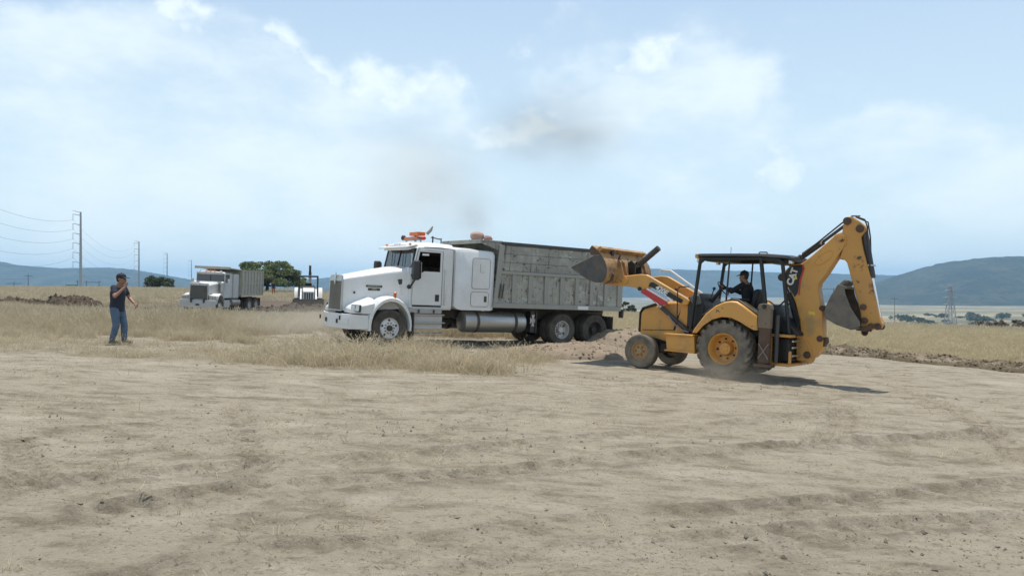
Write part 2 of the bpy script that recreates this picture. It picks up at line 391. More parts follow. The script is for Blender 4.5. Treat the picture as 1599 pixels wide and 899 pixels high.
def cover(X, Y):
    """how much dry grass grows at a point: tall on the left, low pasture on the right, straggling strip before the truck"""
    X = np.asarray(X, float); Y = np.asarray(Y, float)
    n = fbm(X/3.1+11, Y/2.0+3, 3); n2 = fbm(X/.9+1, Y/.7+2, 2)
    edge = 21.6+1.1*n+5.5*sst(-8.5, -6.5, X)
    left = sst(-.6, 1.3, Y-edge)*np.clip(.72+1.2*fbm(X/2.2+40, Y/1.5+6, 3), .08, 1)*(1-sst(3.0, 4.5, X-.02*(Y-25)))
    strip = sst(15.8, 16.9, Y+.5*n2+.6*n)*(1-sst(18.6, 19.6, Y))*(1-sst(-1.4, .8, X))*np.clip(.70+1.3*n+.25*sst(-7.5, -5, X), 0, 1)
    mid = sst(18, 19, Y)*(1-sst(21.5, 23, Y))*(1-sst(.2, 1.4, X))*np.clip(.24+1.5*n2+.50*sst(-6.8, -5, X)*(1-sst(20, 22, Y)), 0, 1)*.8
    right = sst(.3, 1.6, Y-berm_line_y(X))*sst(8.2, 9.6, X)+sst(32, 36, Y)*sst(3.5, 6, X)
    g = np.maximum.reduce([left, strip, mid, np.clip(right, 0, 1)])
    return g*(1-pit(X, Y))
cov = cover(GX, GY)
fresh = np.clip(pit(GX, GY)*1.2+.9*np.exp(-((GY-berm_line_y(GX)+.9)/1.2)**2)*sst(8.5, 10.5, GX)*(1-sst(24, 30, GX)), 0, 1)
nr, nc = GX.shape
idx = np.arange(nr*nc).reshape(nr, nc)
F = np.stack([idx[:-1, :-1], idx[:-1, 1:], idx[1:, 1:], idx[1:, :-1]], -1).reshape(-1, 4)

gm, nt, gb = newmat('bare_field')
def attr(nt, n): a = nd(nt, 'ShaderNodeAttribute'); a.attribute_name = n; return a.outputs['Fac']
c1 = mixc(nt, noise(nt, .35, 5, .6), (.268, .228, .168), (.345, .300, .228))
c1 = mixc(nt, maprange(nt, noise(nt, 2.4, 7, .66, stretch=(.6, 1.2, 1)), .47, .66), c1, (.170, .140, .098))
c1 = mixc(nt, maprange(nt, noise(nt, 1.1, 6, .6, stretch=(.5, 1.3, 1)), .53, .70), c1, (.37, .325, .255))
c1 = mixc(nt, maprange(nt, noise(nt, 7, 6, .68, stretch=(.7, 1.2, 1)), .54, .68, 0, .55), c1, (.135, .111, .078))
c1 = mixc(nt, maprange(nt, noise(nt, 26, 4, .7), .55, .70, 0, .85), c1, (.105, .086, .060))
c1 = mixc(nt, maprange(nt, noise(nt, 60, 3, .7), .58, .72, 0, .75), c1, (.44, .395, .31))
pr = nd(nt, 'ShaderNodeMath', operation='MULTIPLY'); nt.links.new(attr(nt, 'press'), pr.inputs[0]); nt.links.new(maprange(nt, noise(nt, 5, 7, .7), .40, .66, 0, .85), pr.inputs[1])
c1 = mixc(nt, pr.outputs[0], c1, (.125, .105, .076))
gc = mixc(nt, noise(nt, .55, 5, .6), (.17, .138, .090), (.27, .225, .15))
gc = mixc(nt, maprange(nt, noise(nt, .02, 5, .6), .45, .62), gc, (.225, .20, .11))
far = mixc(nt, maprange(nt, noise(nt, .0075, 6, .62, stretch=(.6, 1.6, 1)), .46, .54), (.32, .265, .165), (.15, .14, .085))
far = mixc(nt, maprange(nt, noise(nt, .03, 6, .7, stretch=(.7, 1.4, 1)), .56, .64), far, (.05, .058, .034))
c1 = mixc(nt, attr(nt, 'cover'), c1, gc)
c1 = mixc(nt, attr(nt, 'distance'), c1, far)
c1 = mixc(nt, attr(nt, 'fresh'), c1, mixc(nt, noise(nt, 3, 6, .7), (.06, .045, .032), (.16, .125, .09)))
nt.links.new(c1, gb.inputs['Base Color']); gb.inputs['Roughness'].default_value = .95; gb.inputs['Specular IOR Level'].default_value = .15
bp = nd(nt, 'ShaderNodeBump'); bp.inputs['Strength'].default_value = 1; bp.inputs['Distance'].default_value = .035
nt.links.new(noise(nt, 11, 9, .68), bp.inputs['Height'])
bp2 = nd(nt, 'ShaderNodeBump'); bp2.inputs['Strength'].default_value = .9; bp2.inputs['Distance'].default_value = .010
nt.links.new(noise(nt, 70, 5, .7), bp2.inputs['Height']); nt.links.new(bp.outputs[0], bp2.inputs['Normal']); nt.links.new(bp2.outputs[0], gb.inputs['Normal'])
me = npmesh('ground', np.stack([GX, GY, GZ], -1).reshape(-1, 3), F, gm, attrs={'cover': cov, 'press': press, 'fresh': fresh,
            'distance': sst(110, 260, np.hypot(GX, GY))})
ground = link('ground', me); tag(ground, 'dusty bare field running back to dry pasture', None, kind='structure')
# fast lookup of the built surface
def surf(x, y):
    x = np.asarray(x, float); y = np.asarray(y, float)
    j = np.clip(np.searchsorted(xs, x)-1, 0, nc-2); i = np.clip(np.searchsorted(ys, y)-1, 0, nr-2)
    u = (x-xs[j])/(xs[j+1]-xs[j]); v = (y-ys[i])/(ys[i+1]-ys[i])
    return (GZ[i, j]*(1-u)+GZ[i, j+1]*u)*(1-v)+(GZ[i+1, j]*(1-u)+GZ[i+1, j+1]*u)*v
def place(o, X, Y, yaw, sink=0., span=2.0):
    """stand a thing on the slope, forward axis along yaw"""
    h = lambda a, b: float(gz(a, b))
    n = Vector((-(h(X+span, Y)-h(X-span, Y))/(2*span), -(h(X, Y+span)-h(X, Y-span))/(2*span), 1)).normalized()
    f = Vector((math.cos(yaw), math.sin(yaw), 0)); f = (f-n*f.dot(n)).normalized(); l = n.cross(f)
    m = Matrix((f, l, n)).transposed().to_4x4(); m.translation = (X, Y, h(X, Y)-sink); o.matrix_world = m

# ================================================================== HILLS
hm, nt, hb = newmat('wooded_hillside')
hc = mixc(nt, maprange(nt, noise(nt, .010, 7, .65), .42, .62), (.030, .038, .022), (.075, .074, .042))
hc = mixc(nt, maprange(nt, noise(nt, .055, 5, .7), .50, .62), hc, (.018, .026, .015))
nt.links.new(hc, hb.inputs['Base Color']); hb.inputs['Roughness'].default_value = .95; hb.inputs['Specular IOR Level'].default_value = .1
bp = nd(nt, 'ShaderNodeBump'); bp.inputs['Strength'].default_value = 1; bp.inputs['Distance'].default_value = 8
nt.links.new(noise(nt, .05, 7, .7), bp.inputs['Height']); nt.links.new(bp.outputs[0], hb.inputs['Normal'])
def hill(label, Yc, depth, profile, base, seed):
    """a ridge: crest heights over X, falling to its foot in front and behind"""
    px = np.array([p[0] for p in profile], float); pz = np.array([p[1] for p in profile], float)
    X = np.linspace(px[0], px[-1], 260); T = np.linspace(-1, 1, 50)
    GXh, TT = np.meshgrid(X, T); crest = np.interp(GXh, px, pz)
    k = np.cos(TT*np.pi/2)**2.1
    Z = base+(crest-base)*k+(fbm(GXh/260+seed, TT*3+seed, 5)*.13*(crest-base))*k*(1-.75*np.exp(-(TT/.12)**2)) + fbm(GXh/22+seed, TT*40, 3)*4*k
    Y = Yc+TT*depth+fbm(GXh/500+seed, TT*2, 3)*depth*.25
    i = np.arange(Z.size).reshape(Z.shape); Fh = np.stack([i[:-1, :-1], i[:-1, 1:], i[1:, 1:], i[1:, :-1]], -1).reshape(-1, 4)
    o = link('hill', npmesh('hill', np.stack([GXh, Y, Z], -1).reshape(-1, 3), Fh, hm)); tag(o, label, None, kind='structure'); return o
def H(px, py, Y): return ((px-799.5)/FPX*Y, CAMZ-(py-449.5)/FPX*Y)
hill('long low hazy ridge beyond the power poles', 3900, 700, [H(-500, 432, 3900), H(-200, 418, 3900), H(0, 409, 3900), H(50, 417, 3900), H(90, 420, 3900), H(150, 416, 3900), H(200, 420, 3900), H(250, 428, 3900), H(320, 442, 3900), H(420, 455, 3900), H(500, 470, 3900)], -60, 3)
hill('even hazy ridge behind the yellow backhoe', 4700, 800, [H(330, 452, 4700), H(480, 436, 4700), H(600, 424, 4700), H(800, 417, 4700), H(1000, 417, 4700), H(1150, 422, 4700), H(1300, 428, 4700), H(1420, 430, 4700), H(1600, 440, 4700), H(1900, 455, 4700)], -70, 11)
hill('broad wooded hill rising beyond the lattice pylon', 2700, 620, [H(1240, 480, 2700), H(1340, 455, 2700), H(1400, 436, 2700), H(1450, 421, 2700), H(1500, 409, 2700), H(1540, 403, 2700), H(1600, 401, 2700), H(1750, 398, 2700), H(1950, 405, 2700), H(2300, 440, 2700), H(2600, 470, 2700)], -62, 23)

# ================================================================== SOIL HEAPS
def clodmesh(name, pos, size, mat):
    base = np.array([(1,0,0),(-1,0,0),(0,1,0),(0,-1,0),(0,0,1),(0,0,-1),(.6,.6,.5),(-.6,.6,-.4),(.5,-.7,.4),(-.6,-.5,.6)])
    fc = np.array([(0,2,4),(2,1,4),(1,3,4),(3,0,4),(2,0,5),(1,2,5),(3,1,5),(0,3,5)])
    n = len(pos); b = base[:6][None]*(.55+.9*rng.random((n, 6, 1)))*np.asarray(size)[:, None, None]*(.6+.8*rng.random((n, 1, 3)))
    a = rng.random(n)*6.28; ca, sa = np.cos(a), np.sin(a); x = b[..., 0]*ca[:, None]-b[..., 1]*sa[:, None]; y = b[..., 0]*sa[:, None]+b[..., 1]*ca[:, None]
    t = rng.normal(0, .5, n); z = b[..., 2]*np.cos(t)[:, None]+x*np.sin(t)[:, None]
    V = np.stack([x, y, z*.8], -1)+np.asarray(pos)[:, None, :]
    Fc = (fc[None]+(np.arange(n)*6)[:, None, None]).reshape(-1, 3)
    return npmesh(name, V.reshape(-1, 3), Fc, mat, smooth=False)
def heap(name, label, cat, spine, w, h, mat, clods=300, cs=.05, seed=0, rough=.20, group=None, res=.07):
    """soil pushed up along a spine of points (x, y, width factor, height factor)"""
    sp = np.array(spine, float); seglen = np.r_[0, np.cumsum(np.hypot(*np.diff(sp[:, :2], axis=0).T))]; L = seglen[-1]
    lo = sp[:, :2].min(0)-w*1.3; hi = sp[:, :2].max(0)+w*1.3
    gx = np.arange(lo[0], hi[0], res); gy = np.arange(lo[1], hi[1], res); X, Y = np.meshgrid(gx, gy)
    hh = np.zeros(X.shape)
    for t in np.linspace(0, L, max(2, int(L/(w*.25))+2)):
        c = [np.interp(t, seglen, sp[:, q]) for q in range(4)]
        d = np.hypot(X-c[0], Y-c[1])/(w*c[2])*(1+.22*fbm(X/w*1.5+seed, Y/w*1.5, 3))
        hh = np.maximum(hh, h*c[3]*np.clip(1-d, 0, 1)**.85*(1-.35*np.clip(1-d, 0, 1)))
    lump = fbm(X/.45+seed*3, Y/.45, 4, .6)*rough*h*.55+np.maximum(fbm(X/.18+seed, Y/.18+8, 3), 0)*rough*h*.35
    Z = gz(X, Y)+hh+lump*np.clip(hh/(h*.25), 0, 1)-.10*(1-np.clip(hh/(h*.08), 0, 1))
    keep = hh > 0; keep = keep | np.roll(keep, 1, 0) | np.roll(keep, -1, 0) | np.roll(keep, 1, 1) | np.roll(keep, -1, 1)
    i = np.arange(Z.size).reshape(Z.shape); q = np.stack([i[:-1, :-1], i[:-1, 1:], i[1:, 1:], i[1:, :-1]], -1)
    kq = keep[:-1, :-1] & keep[:-1, 1:] & keep[1:, 1:] & keep[1:, :-1]; q = q[kq]
    used = np.unique(q); remap = np.full(Z.size, -1); remap[used] = np.arange(len(used))
    P = np.stack([X, Y, Z], -1).reshape(-1, 3)
    c0 = sp[len(sp)//2]; root = empty(name, (c0[0], c0[1], float(gz(c0[0], c0[1])))); off = np.array(root.location)
    link('soil', npmesh('soil', P[used]-off, remap[q], mat), root)
    ok = np.argwhere(hh > h*.02)
    if clods and len(ok):
        s = ok[rng.integers(0, len(ok), clods)]; pos = P.reshape(*X.shape, 3)[s[:, 0], s[:, 1]]-off
        pos = pos+rng.normal(0, res*.4, pos.shape)*(1, 1, 0)
        c = link('clods', clodmesh('clods', pos, cs*(.35+1.1*rng.random(clods)**2.5), mat), root); c['kind'] = 'stuff'
    return tag(root, label, cat, group)
heap('dirt_mound', 'low reddish mound of loose soil beside the white truck rear wheels', 'dirt mound', [(.1, 21.9, .7, .35), (1.3, 21.7, 1, .9), (2.3, 22.2, 1.1, 1), (3.2, 22.9, .7, .4)], 1.15, .62, W['soil_red'], 900, .035, 1)
heap('dirt_mound', 'taller soil pile between the truck tail and the backhoe front wheel', 'dirt mound', [(3.6, 26.4, .9, .9), (4.9, 26.8, 1.1, 1), (6.3, 27.5, .9, .7)], 1.7, 1.0, W['soil_red'], 500, .055, 2)
heap('dirt_berm', 'long dark soil berm edging the pasture behind the backhoe boom', 'dirt berm', [(8.6, 31.5, 1.2, 1.15), (10.2, 30.2, 1.3, 1.2), (11.6, 28.6, 1, .7), (13.3, 26.4, .8, .55), (15.2, 24.2, .9, .55), (17.6, 22.0, .9, .6), (21, 19.6, .9, .6)], 1.15, .55, W['soil_dark'], 7000, .040, 3, .42)
heap('dirt_mound', 'dark conical soil mound behind the walking man', 'dirt mound', [(-25.9, 46.2, 1, 1)], 1.9, 1.15, W['soil_far'], 500, .08, 4, .4, res=.12)
heap('dirt_berm', 'thin dark soil ridge along the far cut beside the second truck', 'dirt berm', [(-46, 49, 1, .9), (-36, 47.2, 1, 1), (-28, 46, .9, .7), (-22, 45.4, 1, .35), (-16, 46.0, 1, .3)], 1.0, .68, W['soil_far'], 1500, .08, 5, .6, res=.14)
heap('dirt_mound', 'dark spread of soil in front of the far white loader', 'dirt mound', [(-17.2, 55.0, 1, .6), (-15.0, 54.4, 1.1, 1), (-12.4, 54.4, 1.1, .8)], 2.0, 1.2, W['soil_far'], 700, .08, 6, .4, res=.12)
# loose clods over the worked ground: nobody could count them
n = 26000; cx = rng.uniform(-17, 19, n); cyy = 3.2+rng.random(n)**1.6*24
dens = sst(-.05, .5, fbm(cx/2.1+50, cyy/1.2, 3)); kk = rng.random(n) < .015+.9*sst(.35, .9, dens); cx, cyy = cx[kk], cyy[kk]
csz = .005+.020*rng.random(len(cx))**3
cm = M('clod_soil', (.235, .205, .155), .95, var=.35, scale=3, spec=.15)
c = link('clods', clodmesh('clods', np.stack([cx, cyy, surf(cx, cyy)+csz*.3], -1), csz, cm)); tag(c, 'small crumbs of dry soil strewn over the bare ground', 'soil', kind='stuff')
n = 60000; cx = rng.uniform(-13, 14, n); cyy = 3.1+rng.random(n)**1.5*15; k = np.abs(cx) < .75*cyy+1.5; cx, cyy = cx[k], cyy[k]
k = rng.random(len(cx)) < .12+.88*sst(-.15, .45, fbm(cx/1.4+20, cyy/.9+3, 4)); cx, cyy = cx[k], cyy[k]; csz = .0025+.0085*rng.random(len(cx))**2.5
c = link('soil_crumbs', clodmesh('soil_crumbs', np.stack([cx, cyy, surf(cx, cyy)+csz*.3], -1), csz, cm)); tag(c, 'fine gritty crumbs speckling the nearest bare dirt', 'soil', kind='stuff')
# ================================================================== GRASS (geometry nodes: tufts on points)
protos = bpy.data.collections.new('tuft_shapes')
def tuft(name, n, rad, h0, h1, wid, lean, mat, seed):
    g = np.random.default_rng(seed); V = []; Fq = []
    for i in range(n):
        a = g.random()*6.28; r = rad*math.sqrt(g.random()); bx, by = r*math.cos(a), r*math.sin(a); h = h0+(h1-h0)*g.random()**1.3
        la = a+g.normal(0, .8); ln = lean*h*(.15+g.random()*1.2); wa = g.random()*6.28; wx, wy = wid*math.cos(wa), wid*math.sin(wa)
        m = (bx+math.cos(la)*ln*.35, by+math.sin(la)*ln*.35, h*.55); t = (bx+math.cos(la)*ln, by+math.sin(la)*ln, h*(1-.25*lean*g.random()))
        k = len(V); V += [(bx-wx, by-wy, -.05), (bx+wx, by+wy, -.05), (m[0]-wx*.8, m[1]-wy*.8, m[2]), (m[0]+wx*.8, m[1]+wy*.8, m[2]), (t[0]-wx*.25, t[1]-wy*.25, t[2]), (t[0]+wx*.25, t[1]+wy*.25, t[2])]
        Fq += [(k, k+1, k+3, k+2), (k+2, k+3, k+5, k+4)]
        if g.random() < .35:      # seed head
            sx, sy = wx*2.2, wy*2.2; k = len(V); V += [(t[0], t[1], t[2]-.06*h), (t[0]+sx, t[1]+sy, t[2]), (t[0], t[1], t[2]+.09*h), (t[0]-sx, t[1]-sy, t[2])]; Fq.append((k, k+1, k+2, k+3))
    me = npmesh(name, np.array(V), np.array(Fq), mat, smooth=False); o = bpy.data.objects.new(name, me); return o
def coll(name, objs):
    c = bpy.data.collections.new(name)
    for o in objs: c.objects.link(o)
    return c
TALL = coll('tall', [tuft('tuft', 46, .22, .28, .72, .0055, .55, W['straw'], s) for s in range(5)])
THIN = coll('thin', [tuft('tuft', 15, .16, .06, .34, .0042, 1.1, W['straw'], 20+s) for s in range(5)])
PAST = coll('pasture', [tuft('tuft', 46, .30, .10, .34, .0070, .8, W['straw_low'], 40+s) for s in range(5)])
FARC = coll('far', [tuft('tuft', 40, .8, .15, .42, .022, .5, W['straw'], 60+s) for s in range(4)])
BIT = coll('bits', [tuft('tuft', 4, .06, .02, .10, .0030, 1.8, W['straw'], 80+s) for s in range(6)])
def scatter(name, label, X, Y, Z, S, source, tilt=.12):
    me = bpy.data.meshes.new(name); me.vertices.add(len(X)); me.vertices.foreach_set('co', np.stack([X, Y, Z], -1).astype(np.float32).ravel())
    at = me.attributes.new('size', 'FLOAT', 'POINT'); at.data.foreach_set('value', S.astype(np.float32))
    rot = np.stack([rng.normal(0, tilt, len(X)), rng.normal(0, tilt, len(X)), rng.random(len(X))*6.28], -1).astype(np.float32)
    at = me.attributes.new('turn', 'FLOAT_VECTOR', 'POINT'); at.data.foreach_set('vector', rot.ravel())
    o = link(name, me); ng = bpy.data.node_groups.new(name, 'GeometryNodeTree')
    ng.interface.new_socket('Geometry', in_out='INPUT', socket_type='NodeSocketGeometry'); ng.interface.new_socket('Geometry', in_out='OUTPUT', socket_type='NodeSocketGeometry')
    gi = ng.nodes.new('NodeGroupInput'); go = ng.nodes.new('NodeGroupOutput'); ip = ng.nodes.new('GeometryNodeInstanceOnPoints')
    ci = ng.nodes.new('GeometryNodeCollectionInfo'); ci.inputs['Collection'].default_value = source; ci.inputs['Separate Children'].default_value = True; ci.inputs['Reset Children'].default_value = True
    a1 = ng.nodes.new('GeometryNodeInputNamedAttribute'); a1.data_type = 'FLOAT'; a1.inputs['Name'].default_value = 'size'
    a2 = ng.nodes.new('GeometryNodeInputNamedAttribute'); a2.data_type = 'FLOAT_VECTOR'; a2.inputs['Name'].default_value = 'turn'
    L = ng.links.new; L(gi.outputs[0], ip.inputs['Points']); L(ci.outputs[0], ip.inputs['Instance']); ip.inputs['Pick Instance'].default_value = True
    L(a2.outputs[0], ip.inputs['Rotation']); L(a1.outputs[0], ip.inputs['Scale']); L(ip.outputs[0], go.inputs[0])
    md = o.modifiers.new('tufts', 'NODES'); md.node_group = ng
    return tag(o, label, 'grass', kind='stuff')
def fill(n, x0, x1, y0, y1, fn, power=1.0):
    X = rng.uniform(x0, x1, n); Y = y0+(y1-y0)*rng.random(n)**power; k = rng.random(n) < fn(X, Y); return X[k], Y[k]
TRK = dict(P=(-4.15, 22.95), yaw=R(214))
HOE = dict(P=(5.43, 18.48), yaw=R(180-38.5))
def clear(X, Y):
    """bare under wheels and vehicles"""
    m = np.ones(X.shape)
    for T, boxes in ((TRK, [(-9, -5.2, -1.3, 1.3), (-.6, .6, -1.3, 1.3)]), (HOE, [(-2, 3.2, -1.3, 1.3)])):
        f = (math.cos(T['yaw']), math.sin(T['yaw'])); dx, dy = X-T['P'][0], Y-T['P'][1]; a = dx*f[0]+dy*f[1]; b = -dx*f[1]+dy*f[0]
        for q in boxes: m = m*(1-((a > q[0]) & (a < q[1]) & (b > q[2]) & (b < q[3])))
    return m
Xa, Ya = fill(60000, -48, 5, 20.5, 46.5, lambda x, y: cover(x, y)*(np.abs(x) < .80*y+3)*clear(x, y)*np.where(y < 30, 1, .75), 1.15)
scatter('tall_grass', 'tall dry straw grass filling the field around the white truck', Xa, Ya, gz(Xa, Ya), rng.uniform(.55, 1.2, len(Xa))*(1+.25*fbm(Xa/4, Ya/4, 2))*(1-.58*sst(25, 35, Ya))*(.40+.60*sst(21.4, 26, Ya+.8*fbm(Xa/1.7, Ya/1.7, 2)))*(1-.35*sst(-8, -3, Xa)*(1-sst(25, 28, Ya))), TALL)
Xb, Yb = fill(42000, -17, 2.5, 15.4, 27, lambda x, y: cover(x, y)*clear(x, y)*.6*np.clip(.65+1.1*fbm(x/1.3+8, y/1.0, 2), .1, 1))
scatter('thin_grass', 'straggling dry grass strip between bare dirt and the white truck', Xb, Yb, surf(Xb, Yb), rng.uniform(.4, 1.2, len(Xb))*(.7+.45*sst(-7.5, -5, Xb))*(1+.6*fbm(Xb/1.1+3, Yb/1.1, 2)), THIN, .25)
Xc, Yc = fill(46000, 4, 46, 20, 62, lambda x, y: cover(x, y)*np.clip(.62+.9*fbm(x/4+9, y/2.2, 3), .12, 1)*(np.abs(x) < .80*y+3), 1.0)
scatter('pasture_grass', 'low yellow pasture grass beyond the dark soil berm', Xc, Yc, gz(Xc, Yc), rng.uniform(.35, 1.0, len(Xc))*(1+.55*fbm(Xc/2.6, Yc/1.6, 3))+.6*(rng.random(len(Xc)) < .05), PAST)
Xd, Yd = fill(30000, -130, 80, 46, 150, lambda x, y: np.where(x > 3, (y > 58)*(y < 110), 1)*(1-pit(x, y))*(np.abs(x) < .80*y+5)*np.where(y > 46, 1, 0), 1.1)
scatter('far_grass', 'far dry grass reaching back to the power poles', Xd, Yd, gz(Xd, Yd), rng.uniform(.5, 1.1, len(Xd)), FARC)
Xe, Ye = fill(12000, -12, 16, 3.3, 18, lambda x, y: .10+.9*sst(.0, .5, fbm(x/1.9+70, y/1.2+4, 3)), 1.4)
scatter('straw_bits', 'broken straw stubble littering the bare foreground', Xe, Ye, surf(Xe, Ye)+.01, rng.uniform(.35, 1.25, len(Xe)), BIT, .9)

# ================================================================== TREES AND SHRUBS
def leaves(clumps, per, size, seed, flat=1.):
    g = np.random.default_rng(seed); C = []
    for c, r in clumps:
        p = g.normal(0, 1, (per, 3)); p = p/np.linalg.norm(p, axis=1)[:, None]*(g.random((per, 1))**.45); C.append(np.array(c)+p*np.array(r))
    C = np.concatenate(C); n = len(C); u = g.normal(0, 1, (n, 3)); u /= np.linalg.norm(u, axis=1)[:, None]; w = np.cross(u, g.normal(0, 1, (n, 3))); w /= np.linalg.norm(w, axis=1)[:, None]
    s = size*(.5+g.random((n, 1))); V = np.stack([C-u*s, C+w*s*.55, C+u*s, C-w*s*.55], 1).reshape(-1, 3); return V, np.arange(4*n).reshape(-1, 4)
def tree(name, label, X, Y, w, h, seed, mat, cat='tree', trunk=True, per=150, nclump=46, leaf=.17, low=.30, group=None, flatness=.62, depth=1.):
    g = np.random.default_rng(seed); root = empty(name, (X, Y, float(gz(X, Y)))); cl = []
    for i in range(nclump):
        a = g.random()*6.28; q = math.sqrt(g.random()); zt = low+(1-low)*(.12+.88*math.sqrt(max(0, 1-q*q))*g.random()**.6)*1.
        r = w*.5*(.13+.10*g.random()); cl.append(((math.cos(a)*q*(w*.5-r*.7), math.sin(a)*q*(w*.5-r*.7)*depth, h*zt-r*flatness), (r*1.25, r*1.25, r*flatness)))
    V, Fq = leaves(cl, per, leaf, seed+1); link('crown', npmesh('crown', V, Fq, mat, smooth=False), root)
    if trunk:
        b = B(); b.tube([(0, 0, -.2), (.05*w*.2, 0, h*.14), (.1*w*.2, .1, h*.30)], [h*.055, h*.042, h*.035], 9)
        for i in range(0, nclump, max(1, nclump//11)):
            c, r = cl[i]; p0 = Vector((.08*w*.2, .05, h*.20)); p2 = Vector(c); p1 = p0.lerp(p2, .5)+Vector((0, 0, -h*.03)); b.tube([p0, p1, p2], [h*.026, h*.016, h*.006], 6)
        b.build('trunk', W['bark'], root)
    return tag(root, label, cat, group)
def XY(px, Y): return (px-799.5)/FPX*Y
tree('mesquite_tree', 'wide flat-topped green tree behind the second truck', XY(416, 108), 108, 10.6, 5.1, 5, W['leaf'], per=230, nclump=70, leaf=.16, low=.22, flatness=.5)
tree('rounded_bush', 'dense rounded dark green bush left of the second truck', XY(249, 150), 150, 5.6, 3.5, 9, W['leaf_dark'], 'bush', nclump=40, per=150, leaf=.16, low=.10, flatness=.9)
tree('rounded_bush', 'small green bush seen past the tail of the grey dump bed', XY(981, 150), 150, 3.6, 4.4, 12, W['leaf_dark'], 'bush', nclump=30, per=120, leaf=.16, low=.12, flatness=.9)
tree('low_shrub', 'dark low shrub far left on the horizon beside small poles', XY(16, 330), 330, 9, 2.6, 14, W['leaf_dark'], 'bush', nclump=30, per=60, leaf=.35, low=.1)
tree('low_shrub', 'small dark shrub at the pasture edge under the hanging digger bucket', XY(1296, 92), 92, 3.0, 1.9, 15, W['leaf_dark'], 'bush', nclump=26, per=80, leaf=.13, low=.1, flatness=.9)
dry = [(1531, 86, 3.6, 2.2), (1558, 84, 4.2, 2.6), (1584, 83, 4.6, 2.9), (1604, 82, 3.6, 2.4)]
for i, (px, Y, w, h) in enumerate(dry):
    tree('dry_bush', ['brownish bush farthest left of the dry row at the right edge', 'second brownish bush of the dry row at the right edge', 'tallest brownish bush of the dry row at the right edge', 'brownish bush cut off by the right picture edge'][i], XY(px, Y), Y, w*.62, h*.42, 30+i, W['leaf_dry'], 'bush', nclump=26, per=70, leaf=.12, low=.05, group='dry bushes on the pasture rim', flatness=.9)
# scattered trees down in the hazy valley
vm = []
for s in range(4):
    g = np.random.default_rng(90+s); cl = [((g.normal(0, 3.2), g.normal(0, 2.0), 1.6+g.random()*2.2), (1.9, 1.9, 1.5)) for k in range(9)]
    V, Fq = leaves(cl, 40, .75, 95+s); vm.append(npmesh('crown', V, Fq, W['leaf_dark'], smooth=False))
tb = B(); tb.tube([(0, 0, -1.5), (.1, 0, 1), (.3, .1, 2.6)], [.35, .28, .15], 7)
g = np.random.default_rng(4); spots = []
for k in range(44):
    px = g.uniform(1395, 1640); Y = g.uniform(380, 1150)**1.0; spots.append((px, Y))
for k in range(8): spots.append((g.uniform(1000, 1075), g.uniform(350, 900)))
trunk_me = None
for i, (px, Y) in enumerate(spots):
    X = XY(px, Y); r = empty('valley_tree', (X, Y, float(gz(X, Y)))); s = g.uniform(.7, 1.7); r.scale = (s*1.3, s, s*.8); r.rotation_euler.z = g.random()*.6
    link('crown', vm[i % 4], r)
    if trunk_me is None: t0 = tb.build('trunk', W['bark'], r); trunk_me = t0.data
    else: link('trunk', trunk_me, r)
    tag(r, 'dark tree dotted over the pale hazy valley below the wooded hill' if i < 44 else 'dark tree in the valley glimpsed beneath the loader arms', 'tree', 'trees scattered in the right valley' if i < 44 else 'trees glimpsed under the loader arms')

# ================================================================== POWER LINES
def monopole(label, px, Ytop, Y, arms_left=6):
    X = XY(px, Y); z0 = float(gz(X, Y)); top = CAMZ-(Ytop-449.5)/FPX*Y; h = top-z0
    r = empty('power_pole', (X, Y, z0)); B().tube([(0, 0, -1), (0, 0, h*.5), (0, 0, h)], [.62, .46, .30], 12).build('shaft', W['pole'], r)
    vis = (449.5-Ytop)/FPX*Y
    for k in range(arms_left):
        z = h-vis*(.035+.125*k); a = B(); a.tube([(0, 0, z-.3), (-3.0, 0, z+.25)], [.17, .10], 6); ar = a.build('crossarm', W['pole'], r)
        B().tube([(-3.0, 0, z+.25), (-3.0, 0, z-2.2)], .10, 6).build('insulator', W['pole'], ar)
    B().tube([(0, 0, h-.2), (-3.2, 0, h+.6)], [.15, .08], 6).build('shield_arm', W['pole'], r)
    tag(r, label, 'power pole', 'steel power poles marching away on the left'); return Vector((X, Y, z0)), h, vis
PP = [monopole('tallest steel power pole, nearest of the line', 126, 331, 300), monopole('second steel power pole along the line', 217, 377, 490),
      monopole('third steel power pole rising behind the rounded bush', 261, 395, 670), monopole('most distant steel power pole beside the second truck', 299, 406, 850)]
def wire(a, b, sag, label, r=.032):
    pts = [a.lerp(b, t)-Vector((0, 0, sag*4*t*(1-t))) for t in np.linspace(0, 1, 24)]
    root = B().tube(pts, r, 4).build('power_line', W['wire']); return tag(root, label, 'power line', 'wires strung along the steel poles')
order = ['topmost', 'second', 'third', 'fourth', 'fifth', 'lowest']
prev = PP[0][0]+(PP[0][0]-PP[1][0])*1.05
for k in range(6):
    def tip(i): p, h, v = PP[i]; return p+Vector((-3.0, 0, h-v*(.035+.125*k)-2.0))
    p0 = tip(0)+(PP[0][0]-PP[1][0])*1.05; p0.z = tip(0).z+3
    wire(p0, tip(0), 7, order[k]+' wire hanging in from the left to the tallest pole')
    wire(tip(0), tip(1), 7, order[k]+' wire between the tallest pole and the second pole')
